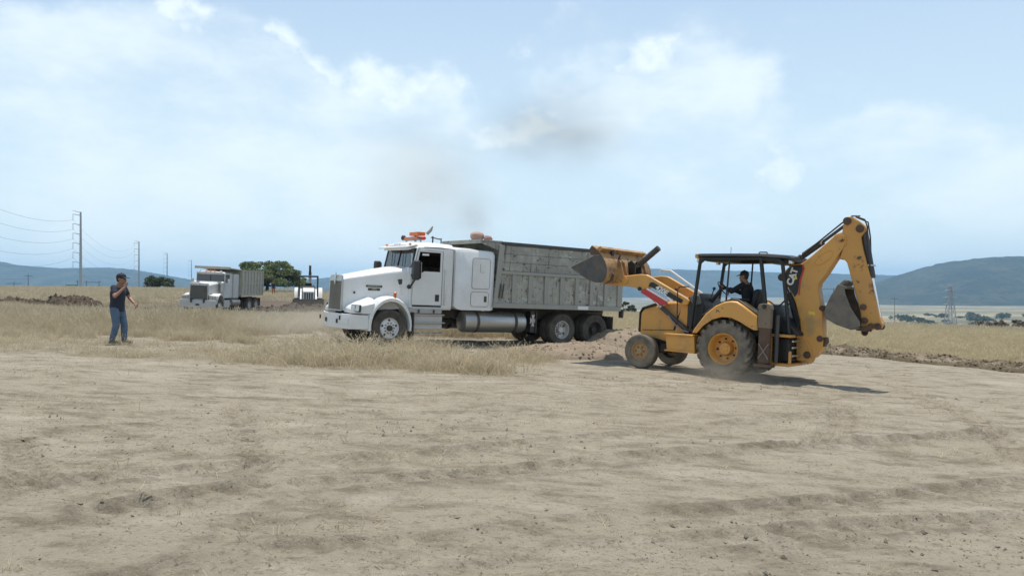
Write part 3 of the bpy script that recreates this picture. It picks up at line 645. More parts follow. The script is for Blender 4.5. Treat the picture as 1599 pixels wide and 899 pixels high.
def woodpole(label, px, pyt, Y, arm=1.6, double=False):
    X = XY(px, Y); z0 = float(gz(X, Y)); h = CAMZ-(pyt-449.5)/FPX*Y-z0; r = empty('utility_pole', (X, Y, z0))
    B().tube([(0, 0, -.5), (0, 0, h)], [.2, .14], 8).build('shaft', W['wood'], r)
    B().bb(-arm, arm, -.08, .08, h-.95, h-.75).build('crossarm', W['wood'], r)
    for s in (-.9, 0, .9): B().tube([(s*arm, 0, h-.75), (s*arm, 0, h-.35)], .07, 6).build('insulator', W['pole'], r)
    if double: B().tube([(6.5, 0, -.5), (6.5, 0, h)], [.2, .14], 8).build('shaft', W['wood'], r); B().bb(arm, 6.5+arm, -.08, .08, h-.95, h-.75).build('crossarm', W['wood'], r)
    return tag(r, label, 'utility pole')
woodpole('small wooden pole with crossarm on the far left horizon', 44, 428, 380, 2.2)
woodpole('tiny wooden pole beside the green road sign', 121, 437, 420, .8)
woodpole('two-legged wooden pole frame just behind the walking man', 135, 438, 400, 1.2, True)
woodpole('low wooden pole near the left picture edge', 22, 440, 400, 4.0)
woodpole('tiny wooden pole left of the rounded bush', 225, 443, 420, .9)
woodpole('two-legged pole frame behind the hanging digger bucket', 1283, 449, 420, 1.4, True)
woodpole('slim lone pole between digger bucket and lattice pylon', 1397, 465, 560, 2.6)
X, Y = XY(112, 360), 360.; z0 = float(gz(X, Y)); zc = CAMZ-(447.3-449.5)/FPX*Y
r = empty('road_sign', (X, Y, z0)); h = zc-z0
B().bb(-2.9, 2.9, -.05, .05, h-.85, h+.85).build('panel', W['green_sign'], r)
for s in (-2, 2): B().tube([(s, .12, -.5), (s, .12, h)], .12, 6).build('post', W['pole'], r)
tag(r, 'small green road sign board far off on the left horizon', 'road sign')
def pylon(label, px, pyt, pyb, Y, wb):
    X = XY(px, Y); z0 = float(gz(X, Y)); h = CAMZ-(pyt-449.5)/FPX*Y-z0; r = empty('lattice_pylon', (X, Y, z0)); n = 9; legs = []
    def hw(t): return wb*(1-t)**1.15+.55
    for sx, sy in ((1, 1), (1, -1), (-1, -1), (-1, 1)):
        B().tube([(sx*hw(t), sy*hw(t), h*t) for t in np.linspace(-.02, .97, n)], .17, 5).build('leg', W['pole'], r)
    lat = B()
    for k in range(n):
        t0, t1 = k/n*.97, (k+1)/n*.97; a, b2 = hw(t0), hw(t1); q0 = [(a, a), (a, -a), (-a, -a), (-a, a)]; q1 = [(b2, b2), (b2, -b2), (-b2, -b2), (-b2, b2)]
        for i in range(4):
            j = (i+1) % 4; lat.tube([(*q0[i], h*t0), (*q1[j], h*t1)], .10, 4); lat.tube([(*q0[j], h*t0), (*q1[i], h*t1)], .10, 4); lat.tube([(*q1[i], h*t1), (*q1[j], h*t1)], .10, 4)
    lat.build('bracing', W['pole'], r)
    for t, w in ((.70, 3.6), (.80, 4.0), (.90, 3.2)):
        B().tube([(-w, 0, h*t), (0, 0, h*t+.5), (w, 0, h*t)], [.08, .3, .08], 5).build('crossarm', W['pole'], r)
    return tag(r, label, 'pylon')
pylon('tall steel lattice pylon standing in the right valley', 1484, 443, 515, 430, 3.4)
# ================================================================== WHEELS AND LETTERS
def tyre_mesh(r, w, rim, mat, ribs=4, lug=False):
    b = B(); h = w/2
    prof = [(rim, -h*.72), (rim*1.04, -h*.90), (r*.80, -h)]+([(r*.86, -h*.96), (r*.895, -h*.86)] if lug else [(r*.93, -h*.97), (r*.985, -h*.84)])
    if lug: prof += [(r*.90, -h*.7), (r*.905, 0), (r*.90, h*.7)]
    else:
        for k in range(ribs):
            a = -h*.80+1.60*h*k/ribs; e = 1.60*h/ribs; prof += [(r, a+e*.12), (r, a+e*.82), (r*.972, a+e*.88), (r*.972, a+e*1.06)]
        prof = prof[:-2]
    prof += ([(r*.895, h*.86), (r*.86, h*.96)] if lug else [(r*.985, h*.84), (r*.93, h*.97)])+[(r*.80, h), (rim*1.04, h*.90), (rim, h*.72)]
    b.lathe(prof, (0, 0, 0), 'y', 44)
    if lug:
        n = 20
        for s in (-1, 1):
            for k in range(n):
                t0 = 2*math.pi*(k+(.5 if s > 0 else 0))/n; secs = []
                for q in range(5):
                    y = s*h*(.04+.97*q/4); t = t0+.34*(q/4); rr = r*(1.0 if q < 4 else .95); wd = .062 if q else .05; ring = []
                    for dr, dt in ((-.12, -wd*1.15), (0, -wd*.75), (0, wd*.75), (-.12, wd*1.15)):
                        ring.append(((rr+dr*r)*math.cos(t+dt), y, (rr+dr*r)*math.sin(t+dt)))
                    secs.append(ring)
                b.loft(secs)
    o = b.build('wheel', mat); me = o.data; bpy.data.objects.remove(o); return me
def text(parent, body, size, loc, mat, rot=(math.pi/2, 0, math.pi), extrude=.002, name='lettering', bold=0., shear=0.):
    c = bpy.data.curves.new(name, 'FONT'); c.body = body; c.size = size; c.extrude = extrude; c.align_x = 'CENTER'; c.align_y = 'CENTER'; c.offset = bold; c.shear = shear
    c.materials.append(mat); tmp = bpy.data.objects.new(name, c); me = bpy.data.meshes.new_from_object(tmp); bpy.data.objects.remove(tmp); o = bpy.data.objects.new(name, me); col.objects.link(o); o.parent = parent; o.location = loc; o.rotation_euler = rot; return o
# ================================================================== WHITE DUMP TRUCK (near)
T = empty('dump_truck'); tag(T, 'large white conventional-cab dump truck with scuffed grey steel bed', 'dump truck')
def both(fn):
    for s in (1, -1): fn(s)
# chassis
b = B()
for s in (1, -1): b.bb(-8.5, 1.0, s*.43-.045, s*.43+.045, .82, 1.08)
for x in (-8.3, -7, -6, -5, -4, -2.5, -1, .4): b.bb(x-.06, x+.06, -.386, .386, .85, 1.05)
b.build('chassis', W['frame'], T, .008)
for x in (0, -6.2, -7.6):
    B().tube([(x, -.95, .52), (x, -.25, .52), (x, .25, .52), (x, .95, .52)], [.07, .09, .09, .07] if x == 0 else [.10, .17, .17, .10], 12).build('axle', W['frame'], T)
b = B(); b.tube([(-1.5, 0, .75), (-6.1, 0, .62)], .07, 10); b.bb(-1.6, .5, -.36, .36, .62, 1.0); b.build('drivetrain', W['frame'], T, .02)
tm = tyre_mesh(.53, .29, .29, W['rubber'])
def rim_front(w, s):
    b = B(); b.lathe([(.295, s*.115), (.285, s*.135), (.27, s*.12), (.255, s*.07), (.20, s*.085), (.12, s*.10), (.05, s*.10)], (0, 0, 0), 'y', 32); r = b.build('rim', W['white'], w)
    b = B(); b.lathe([(.085, s*.09), (.08, s*.17), (.05, s*.19), (.02, s*.19)], (0, 0, 0), 'y', 16); b.build('hub', W['frame'], w)
    for k in range(10):
        t = 2*math.pi*k/10; B().lathe([(.018, s*.09), (.018, s*.125), (.008, s*.13)], (.145*math.cos(t), 0, .145*math.sin(t)), 'y', 6).build('wheel_nut', W['frame'], w)
    for k in range(5):
        t = 2*math.pi*k/5+.3; B().lathe([(.033, s*.074), (.033, s*.0905), (.02, s*.091)], (.222*math.cos(t), 0, .222*math.sin(t)), 'y', 10).build('hand_hole', W['frame'], w)
def rim_rear(w, s, m):
    b = B(); b.lathe([(.295, s*.125), (.28, s*.13), (.265, s*.05), (.25, -s*.02), (.18, -s*.045), (.10, -s*.04), (.10, s*.06), (.085, s*.075), (.03, s*.075)], (0, 0, 0), 'y', 30); b.build('rim', m, w)
    for k in range(10):
        t = 2*math.pi*k/10; B().lathe([(.016, -s*.05), (.016, -s*.005), (.008, 0)], (.145*math.cos(t), 0, .145*math.sin(t)), 'y', 6).build('wheel_nut', W['frame'], w)
    for k in range(5):
        t = 2*math.pi*k/5; B().lathe([(.034, -s*.04), (.034, -s*.0185), (.02, -s*.018)], (.218*math.cos(t), 0, .218*math.sin(t)), 'y', 10).build('hand_hole', W['frame'], w)
for s in (1, -1):
    w = link('wheel', tm, T, loc=(0, s*1.03, .53)); rim_front(w, s)
    for i, x in enumerate((-6.2, -7.6)):
        w = link('wheel', tm, T, loc=(x, s*1.03, .53)); rim_rear(w, s, W['alu_paint'] if i == 0 else W['frame'])
        link('wheel', tm, T, loc=(x, s*.70, .53))
# hood: lofted from the grille shell back to the cowl
def hsec(x, w, zb, zt, rr, crown):
    pts = [(w, zb), (w*1.0, zb+(zt-zb)*.45)]
    for k in range(7):
        t = math.pi/2*k/6; pts.append((w-rr+rr*math.cos(t), zt-rr*.9+rr*.9*math.sin(t)))
    pts.append((w*.45, zt+crown*.7))
    full = pts+[(0, zt+crown)]+[(-y, z) for y, z in pts[::-1]]
    return [(x, y, z) for y, z in full]
b = B(); b.loft([hsec(1.17, .47, .98, 1.90, .09, .05), hsec(1.02, .50, .98, 1.95, .11, .05), hsec(.5, .62, 1.0, 2.06, .13, .06), hsec(-.1, .80, 1.05, 2.19, .16, .06), hsec(-.62, .955, 1.10, 2.29, .20, .05)])
hood = b.build('hood', W['white'], T)
# grille: shell, bars, crest
g = B(); g.prism([(1.175, .95), (1.23, .95), (1.21, 1.90), (1.175, 1.96)], -.49, -.44); g.prism([(1.175, .95), (1.23, .95), (1.21, 1.90), (1.175, 1.96)], .44, .49)
g.prism([(1.175, 1.80), (1.222, 1.80), (1.205, 1.94), (1.175, 1.99)], -.44, .44); g.bb(1.175, 1.23, -.44, .44, .95, 1.0)
gr = g.build('grille', W['alu'], T, .012)
B().bb(1.172, 1.185, -.44, .44, 1.0, 1.8).build('grille_backing', W['frame'], gr)
for k in range(17):
    y = -.41+.82*k/16; B().prism([(1.188, 1.0), (1.222, 1.0), (1.212, 1.8), (1.188, 1.8)], y-.013, y+.013).build('grille_bar', W['grille'], gr)
B().prism([(1.21, 1.70), (1.25, 1.72), (1.24, 2.02), (1.20, 2.06)], -.035, .035).build('grille_crest', W['chrome'], gr, .01)
# bumper: front face and swept ends
def bsec(x, y, z0=.48, z1=.90, t=.05, nx=1, ny=0):
    return [(x, y, z0), (x, y, z1), (x-t*nx, y-t*ny, z1), (x-t*nx, y-t*ny, z0)]
b = B(); b.loft([bsec(.68, -1.21, .50, .88, .05, .3, -.95), bsec(.95, -1.17, .49, .89, .05, .6, -.8), bsec(1.16, -1.02, nx=.9, ny=-.4), bsec(1.27, -.7), bsec(1.30, 0), bsec(1.27, .7), bsec(1.16, 1.02, nx=.9, ny=.4), bsec(.95, 1.17, .49, .89, .05, .6, .8), bsec(.68, 1.21, .50, .88, .05, .3, .95)])
bump = b.build('bumper', W['white'], T, .012)
rotp = Matrix.Rotation(R(-10), 3, 'Z')
B().box((1.24, .84, .70), (.012, .30, .155), Matrix.Rotation(R(20), 3, 'Z')).build('licence_plate', W['decal_white'], bump)
for y, z, sx in ((.42, .68, .07), (-.42, .68, .07), (.62, .78, .03), (-.9, .74, .05)): B().bb(1.28, 1.315, y-sx/2, y+sx/2, z-.06, z+.06).build('tow_slot', W['frame'], bump, .004)
# front fenders
def fender(s):
    secs = []
    for k in range(19):
        t = R(-8+k*(196/18)); ri, ro = .60, .66+.03*math.sin(max(0, t)); c, sn = math.cos(t), math.sin(t)
        stretch = 1.0
        P = lambda r, y: (r*c*stretch, s*y, .56+r*sn*1.22)
        secs.append([P(ri, .70), P(ri, 1.235), P(ro-.02, 1.245), P(ro+.012, 1.21), P(ro+.03, 1.12), P(ro+.035, .70)])
    b = B(); b.loft(secs); f = b.build('fender', W['white'], T)
    # nose of the fender with its lamp
    b = B(); 
    b.loft([[(.50, s*.45, .92), (.50, s*1.20, .92), (.50, s*1.21, 1.22), (.50, s*1.06, 1.36), (.50, s*.45, 1.42)],
            [(.86, s*.45, .92), (.86, s*1.17, .92), (.86, s*1.17, 1.13), (.86, s*1.04, 1.22), (.86, s*.45, 1.26)],
            [(1.06, s*.46, .92), (1.06, s*1.08, .92), (1.06, s*1.07, 1.05), (1.06, s*.98, 1.11), (1.06, s*.46, 1.15)],
            [(1.13, s*.47, .93), (1.13, s*.98, .93), (1.13, s*.97, 1.00), (1.13, s*.92, 1.04), (1.13, s*.47, 1.07)]])
    nose = b.build('fender_nose', W['white'], f, .02)
    Rl = Matrix.Rotation(s*R(32), 3, 'Z') @ Matrix.Rotation(R(-6), 3, 'Y')
    B().box((1.00, s*1.065, 1.065), (.07, .30, .20), Rl).build('headlight_bezel', W['frame'], nose, .01)
    for q in (-.07, .07): B().box(Vector((1.00, s*1.065, 1.065))+Rl @ Vector((.04, q, 0)), (.02, .12, .16), Rl).build('headlight', W['lamp'], nose, .006)
    B().lathe([(.045, 0), (.045, .14), (.02, .16)], (-.12, s*1.16, 1.40), 'z', 12).build('turn_signal', W['amber'], f)
    B().bb(-.735, -.71, s*.82, s*1.22, .16, 1.0).build('mud_flap', W['frame'], f)
both(fender)
# hood side badge, vent, lamp
B().box((.32, .682, 1.70), (.46, .014, .06), Matrix.Rotation(R(-16.7), 3, 'Z')).build('badge', W['frame'], hood)
B().box((.32, .682, 1.61), (.34, .014, .07), Matrix.Rotation(R(-16.7), 3, 'Z')).build('badge', W['frame'], hood)
text(hood, 'KENWORTH', .062, (.322, .690, 1.70), W['alu'], (math.pi/2, 0, math.pi-R(16.7)), .001, 'badge_lettering')
text(hood, 'T800', .075, (.322, .690, 1.61), W['alu'], (math.pi/2, 0, math.pi-R(16.7)), .001, 'badge_lettering')
B().lathe([(.035, 0), (.03, .02), (.01, .025)], (.86, .545, 1.50), 'y', 12).build('side_lamp', W['frame'], hood)
B().prism([(-.32, 1.93), (-.48, 1.95), (-.46, 1.80), (-.36, 1.78)], .86, .905).build('air_inlet', W['frame'], hood, .008)
B().prism([(-.37, 1.74), (-.50, 1.77), (-.55, 1.50), (-.40, 1.48)], .88, .918).build('vent_panel', W['white'], hood, .006)
b = B(); b.bb(-.66, -.60, -.98, .98, 1.10, 2.30); b.build('cowl', W['white'], T, .02)
# cab: panels round real openings
cabin = B()
cabin.bb(-2.05, -.62, -1.00, 1.00, 1.08, 1.16)                 # floor
cabin.bb(-2.05, -1.99, -1.02, 1.02, 1.16, 2.90)                # back
for s in (1, -1):
    y0, y1 = (.97, 1.03) if s > 0 else (-1.03, -.97)
    cabin.prism([(-.64, 1.12), (-.64, 2.28), (-.72, 2.28), (-.84, 2.88), (-.94, 2.88), (-.80, 2.20), (-.74, 1.12)], y0, y1)   # A pillar side
    cabin.bb(-2.05, -1.70, y0, y1, 1.12, 2.9); cabin.bb(-1.70, -.86, y0, y1, 2.80, 2.9)
cabin.bb(-.82, -.70, -.97, .97, 2.20, 2.30); cabin.bb(-.92, -.80, -.97, .97, 2.86, 2.95)
cab = cabin.build('cab', W['white'], T, .012)
# roof with soft crown
def rsec(x, w, z, c): return [(x, y, z-.10 if abs(y) > w*.985 else z+c*(1-(y/w)**2)-(.05 if abs(y) > w*.9 else 0)) for y in np.linspace(-w, w, 13)]+[(x, w*.9, z-.12), (x, -w*.9, z-.12)]
b = B(); b.loft([rsec(-.66, .93, 2.93, .05), rsec(-.80, 1.0, 2.98, .07), rsec(-1.1, 1.03, 3.02, .08), rsec(-1.6, 1.04, 3.03, .08), rsec(-2.06, 1.04, 3.01, .08)]); b.build('cab_roof', W['white'], T)
b = B(); b.prism([(-.52, 2.86), (-.50, 2.89), (-.86, 2.99), (-.86, 2.95)], -.98, .98); b.build('sun_visor', W['white'], T, .008)
# windscreen: two panes, divider, wipers
ws = [(-.715, 2.295), (-.83, 2.87)]
for y0, y1 in ((-.90, -.03), (.03, .90)):
    B().add([(ws[0][0], y0, ws[0][1]), (ws[0][0], y1, ws[0][1]), (ws[1][0], y1*.97, ws[1][1]), (ws[1][0], y0*.97, ws[1][1])], [(0, 1, 2, 3)]).build('windscreen_pane', W['glass'], cab)
b = B(); b.tube([(ws[0][0]+.01, 0, ws[0][1]), (ws[1][0]+.01, 0, ws[1][1])], .022, 6)
for y in (-.94, .94): b.tube([(ws[0][0]+.005, y, ws[0][1]), (ws[1][0]+.005, y*.97, ws[1][1])], .022, 6)
for q in (0, 1): b.tube([(ws[q][0]+.01, -.94, ws[q][1]), (ws[q][0]+.01, .94, ws[q][1])], .018, 6)
b.build('windscreen_seal', W['black'], cab)
for y in (-.35, .40): B().tube([(-.68, y, 2.31), (-.755, y-.12, 2.74)], .010, 5).build('wiper', W['black'], cab)
# doors
def door(s):
    o = 1.034*s; y0, y1 = (1.028, 1.052) if s > 0 else (-1.052, -1.028)
    d = B(); d.prism([(-.70, 1.20), (-.70, 2.06), (-1.02, 2.16), (-1.08, 2.20), (-1.685, 2.20), (-1.685, 1.20)], y0, y1)
    d.prism([(-.70, 2.06), (-.74, 2.20), (-.87, 2.82), (-.93, 2.82), (-.80, 2.16), (-.78, 2.03)], y0, y1); d.bb(-1.685, -1.61, y0, y1, 2.20, 2.82); d.bb(-1.61, -.90, y0, y1, 2.765, 2.82)
    dr = d.build('door', W['white'], T, .008)
    ym = s*1.036
    B().add([(-.80, ym, 2.08), (-1.02, ym, 2.155), (-1.08, ym, 2.198), (-1.61, ym, 2.198), (-1.61, ym, 2.765), (-.915, ym, 2.765)], [(0, 1, 2, 3, 4, 5)]).build('window_pane', W['glass_dark'], dr)
    sl = B(); sl.tube([(-.70, s*1.052, 2.05), (-.86, s*1.052, 2.81), (-1.68, s*1.052, 2.81), (-1.68, s*1.052, 1.21), (-.71, s*1.052, 1.21), (-.70, s*1.052, 2.05)], .007, 5); sl.build('door_seal', W['frame'], dr)
    B().bb(-1.60, -1.47, s*1.05, s*1.066, 1.33, 1.53).build('handle', W['black'], dr, .006)
    B().tube([(-1.78, s*1.075, 1.22), (-1.78, s*1.085, 1.5), (-1.78, s*1.085, 2.0), (-1.78, s*1.075, 2.28)], .016, 8).build('grab_rail', W['chrome'], T)
    if s > 0: B().bb(-1.22, -1.0, 1.038, 1.0405, 2.66, 2.72).build('window_sticker', W['decal_white'], dr)
both(door)
# inside the cab
b = B(); b.bb(-1.985, -1.965, -.96, .96, 1.17, 2.88); b.bb(-1.96, -.95, -.95, .95, 2.865, 2.885); b.build('cab_lining', W['black'], cab)
b = B(); b.bb(-.98, -.72, -.95, .95, 1.9, 2.24); b.build('dashboard', W['black'], cab, .04)
b = B(); b.lathe([(.225, -.015), (.24, 0), (.225, .015), (.21, 0), (.225, -.015)], (0, 0, 0), 'x', 24); sw = b.build('steering_wheel', W['black'], cab, loc=(-1.12, .48, 2.16)); sw.rotation_euler = (0, R(-35), 0)
for s in (1, -1):
    b = B(); b.bb(-1.85, -1.38, s*.5-.25, s*.5+.25, 1.55, 1.72); b.bb(-1.93, -1.80, s*.5-.25, s*.5+.25, 1.7, 2.45); b.build('seat', W['seat'], cab, .05)
# sleeper box
def ssec(x, ins, top): 
    w = 1.215-ins; return [(x, -w, 1.10+ins), (x, -w, top-.16), (x, -w+.07, top-.05), (x, -w*.5, top+.02), (x, 0, top+.04), (x, w*.5, top+.02), (x, w-.07, top-.05), (x, w, top-.16), (x, w, 1.10+ins)]
b = B(); b.loft([ssec(-2.09, .10, 2.95), ssec(-2.15, .03, 2.97), ssec(-2.28, 0, 2.98), ssec(-3.30, 0, 2.97), ssec(-3.42, .03, 2.95), ssec(-3.46, .09, 2.92)])
slp = b.build('sleeper', W['white'], T)
for s in (1, -1):
    y = s*1.2165
    for (x0, x1, z0, z1) in ((-2.62, -3.25, 1.76, 2.68), (-2.60, -3.23, 1.22, 1.66)):
        pn = B().bb(x0, x1, y-.008, y+.008, z0, z1).build('locker_door', W['white'], slp, .03, seg=3)
        q = .05; yy = s*1.226; B().tube([(x0-q, yy, z0), (x1+q, yy, z0), (x1, yy, z0+q), (x1, yy, z1-q), (x1+q, yy, z1), (x0-q, yy, z1), (x0, yy, z1-q), (x0, yy, z0+q), (x0-q, yy, z0)], .007, 5).build('seal', W['grille'], pn)
        if z0 < 1.5: B().bb(x1+.07, x1+.16, y, y+s*.02, 1.36, 1.54).build('latch', W['frame'], pn, .005)
        else: B().tube([(-2.90, s*1.226, 2.52), (-2.90, s*1.226, 2.26), (-3.02, s*1.226, 2.26)], .006, 5).build('crease', W['grille'], pn)
# side steps, tanks, exhaust
def side(s):
    b = B(); b.bb(-1.72, -.60, s*.60, s*1.05, .96, 1.10); b.build('skirt', W['alu'], T, .01)
    st = B().bb(-1.72, -.76, s*.55, s*1.10, .50, .94).build('battery_box', W['alu_paint'], T, .02)
    for z, e in ((.93, 1.17), (.70, 1.20)): B().bb(-1.76, -.74, s*.98, s*e, z-.02, z+.02).build('step', W['alu'], st, .008)
    B().bb(-1.80, -.76, s*.9, s*1.21, .355, .39).build('step', W['alu'], st, .008)
    for x in (-.95, -1.45): B().bb(x-.03, x+.03, s*1.045, s*1.06, .98, 1.08).build('bracket', W['frame'], st)
    b = B(); b.lathe([(.02, 0), (.24, .01), (.305, .04), (.325, .09), (.325, 2.21), (.305, 2.26), (.24, 2.29), (.02, 2.30)], (-4.78, s*.86, .74), 'x', 32); tk = b.build('fuel_tank', W['alu'], T)
    for x in (-2.95, -4.35): B().lathe([(.325, -.05), (.334, -.05), (.334, .05), (.325, .05)], (x, s*.86, .74), 'x', 28).build('tank_strap', W['frame'], tk)
    B().lathe([(.05, 0), (.05, .07), (.02, .08)], (-3.3, s*.80, 1.055), 'z', 12).build('filler_cap', W['chrome'], tk)
    # flap before the drive wheels, with its cross emblem
    fl = B().bb(-5.12, -5.08, s*.62, s*1.20, .42, 1.10).build('mud_flap', W['black'], T)
    fp = B().bb(-5.06, -4.90, s*1.13, s*1.16, .45, 1.12).build('flap_board', W['black'], T)
    cr = B(); yy0, yy1 = s*1.161, s*1.172
    for k in range(4):
        a = k*math.pi/2; Rm = lambda x, z: (-4.99+(x*math.cos(a)-z*math.sin(a))*.62, .82+(x*math.sin(a)+z*math.cos(a)))
        cr.prism([Rm(-.022, .02), Rm(.022, .02), Rm(.10, .19), Rm(0, .175), Rm(-.10, .19)], yy0, yy1)
    cr.build('cross_emblem', W['alu'], fp)
    rf = B().bb(-8.34, -8.31, s*.55, s*1.22, .18, 1.0).build('mud_flap', W['frame'], T)
    for q in range(4): B().bb(-8.355, -8.30, s*(.62+.16*q), s*(.68+.16*q), .93, .985).build('flap_bolt', W['alu'], rf)
both(side)
# mirrors
def mirror(s):
    m = B().bb(-.76, -.56, s*1.24, s*1.46, 1.93, 2.50).build('mirror', W['black'], T, .06, seg=3)
    B().bb(-.772, -.760, s*1.27, s*1.47, 1.98, 2.45).build('mirror_glass', W['chrome'], m)
    b = B(); b.tube([(-.62, s*1.0, 1.72), (-.62, s*1.16, 1.78), (-.66, s*1.34, 1.98)], .028, 8); b.tube([(-.72, s*1.0, 2.08), (-.7, s*1.15, 2.10), (-.67, s*1.34, 2.14)], .02, 8); b.ball((-.62, s*1.02, 1.73), .065); b.ball((-.70, s*1.02, 2.07), .045); b.build('mirror_arm', W['black'], m)
both(mirror)
# roof gear: marker lamps, beacon bar, horn
for y in (-.8, -.16, 0, .16, .8): B().ball((-.70, y, 2.99), (.05, .04, .028), 8, 5).build('marker_lamp', W['amber'], T)
lb = B().bb(-1.30, -1.14, -.62, .50, 3.15, 3.18).build('beacon_rail', W['alu'], T, .006)
B().bb(-1.32, -1.12, -.50, .40, 3.18, 3.25).build('beacon_lens', W['amber'], lb, .02)
B().bb(-1.36, -1.10, -.10, .48, 3.28, 3.39).build('beacon_box', W['amber'], lb, .02)
b = B(); b.tube([(-1.22, .1, 3.10), (-1.22, .1, 3.29)], .04, 8); b.tube([(-1.22, -.5, 3.08), (-1.22, -.5, 3.16)], .03, 6); b.tube([(-1.22, .45, 3.08), (-1.22, .45, 3.16)], .03, 6); b.build('beacon_stem', W['alu'], lb)
B().ball((-1.2, -.68, 3.24), (.08, .08, .09)).build('work_lamp', W['black'], T); B().ball((-1.25, .56, 3.20), (.09, .07, .06)).build('work_lamp', W['redlens'], T)
B().tube([(-1.42, .45, 3.34), (-1.52, .50, 3.46), (-1.57, .52, 3.58)], [.09, .075, .03], 8, .5).build('deflector_fin', W['grille'], T)
b = B(); b.tube([(-1.55, .60, 3.06), (-1.55, .60, 3.28)], .025, 6); b.tube([(-1.50, .60, 3.24), (-2.0, .30, 3.22)], .018, 6); b.tube([(-2.0, .30, 3.06), (-2.0, .30, 3.26)], .02, 6); b.build('antenna_bracket', W['black'], T)
# dump bed
XF0, XF1, XR = -3.40, -3.66, -8.62; ZB, ZM, ZT = 1.22, 2.30, 3.24
bed = B(); bed.bb(XR, XF0, -1.20, 1.20, ZB, ZB+.10)
for s in (1, -1):
    y0, y1 = (1.19, 1.235) if s > 0 else (-1.235, -1.19); bed.prism([(XF0, ZB), (XR, ZB), (XR, ZT), (XF1, ZT)], y0, y1)
bed.add([(XF0, -1.19, ZB), (XF0, 1.19, ZB), (XF1, 1.19, ZT), (XF1, -1.19, ZT), (XF0-.05, -1.19, ZB), (XF0-.05, 1.19, ZB), (XF1-.05, 1.19, ZT), (XF1-.05, -1.19, ZT)], [(0,1,2,3),(7,6,5,4),(0,4,5,1),(2,6,7,3),(1,5,6,2),(0,3,7,4)])
bed.bb(XR-.05, XR, -1.235, 1.235, ZB+.02, ZT-.1)
bd = bed.build('bed', W['bed'], T, .01)
for s in (1, -1):
    Y = lambda a, c: (s*a, s*c)
    B().bb(XF0+.02, XR, s*1.236, s*1.30, ZB-.02, ZB+.13).build('bottom_rail', W['bed_rib'], bd, .01)
    B().bb(XF1+.12, XR, s*1.236, s*1.285, ZM-.05, ZM+.05).build('mid_rail', W['bed_rib'], bd, .01)
    B().bb(XF1+.02, XR, s*1.236, s*1.285, ZT-.09, ZT+.012).build('top_rail', W['steel_dark'], bd, .01)
    for k in range(9):
        x = XF0-.10+(XR+.07-XF0+.10)*k/8; w = .075 if 0 < k < 8 else .11
        if k == 0: B().prism([(XF0, ZB+.135), (XF0-.16, ZB+.135), (XF1-.06, ZT-.095), (XF1+.12, ZT-.095)], s*1.236, s*1.284).build('post', W['bed_rib'], bd, .01)
        else: B().bb(x-w, x+w, s*1.236, s*1.288, ZB+.135, (ZM-.055) if k < 8 else ZT-.095).build('post', W['bed_rib'], bd, .012)
    for k in range(3):                                     # overlapping upper side boards
        z0 = ZM+.06+k*.265; xe = XR+.13; B().prism([(XF1+.10-.03*k, z0), (xe, z0), (xe, z0+.25), (XF1+.08-.03*k, z0+.25)], s*1.236, s*(1.252+.006*(k % 2))).build('side_board', W['bed'], bd, .006)
    for dx in (-.12, -.24): B().prism([(XF0+dx-.02, 1.50), (XF0+dx-.06, 1.50), (XF0+dx-.12, 1.95), (XF0+dx-.08, 1.95)], s*1.285, s*1.30).build('slot', W['frame'], bd)
    B().bb(-7.15, -6.70, s*1.30, s*1.304, ZB+.0, ZB+.11).build('reflector_strip', W['decal_white'], bd)
    B().bb(XR-.14, XR-.06, s*1.10, s*1.28, ZB-.25, ZB+.05).build('hinge', W['frame'], bd, .01)
    B().bb(XR+.10, XR+.16, s*.40, s*.55, .90, 1.00).build('tail_lamp', W['redlens'], bd, .01)
# protector over the sleeper
can = B(); can.prism([(XF1, ZT-.03), (XF1, ZT+.03), (-2.90, ZT+.02), (-2.90, ZT-.02)], -1.22, 1.22); can.prism([(-2.92, ZT-.09), (-2.92, ZT+.03), (-2.86, ZT+.03), (-2.86, ZT-.09)], -1.22, 1.22)
for s in (1, -1): can.prism([(XF1+.02, ZT-.30), (XF1+.02, ZT-.031), (-2.93, ZT-.031), (-2.93, ZT-.09)], s*1.19-.02, s*1.19+.02)
can.build('cab_protector', W['bed'], bd, .008)
b = B(); b.tube([(XF0-.02, 0, ZB), (XF1+.10, 0, ZT-.2)], .12, 14); b.build('hoist_cylinder', W['frame'], T)
b = B()
for s in (1, -1): b.bb(-8.5, -3.5, s*.43-.06, s*.43+.06, 1.085, 1.205)
b.build('bed_subframe', W['frame'], T, .01)
place(T, *TRK['P'], TRK['yaw'])
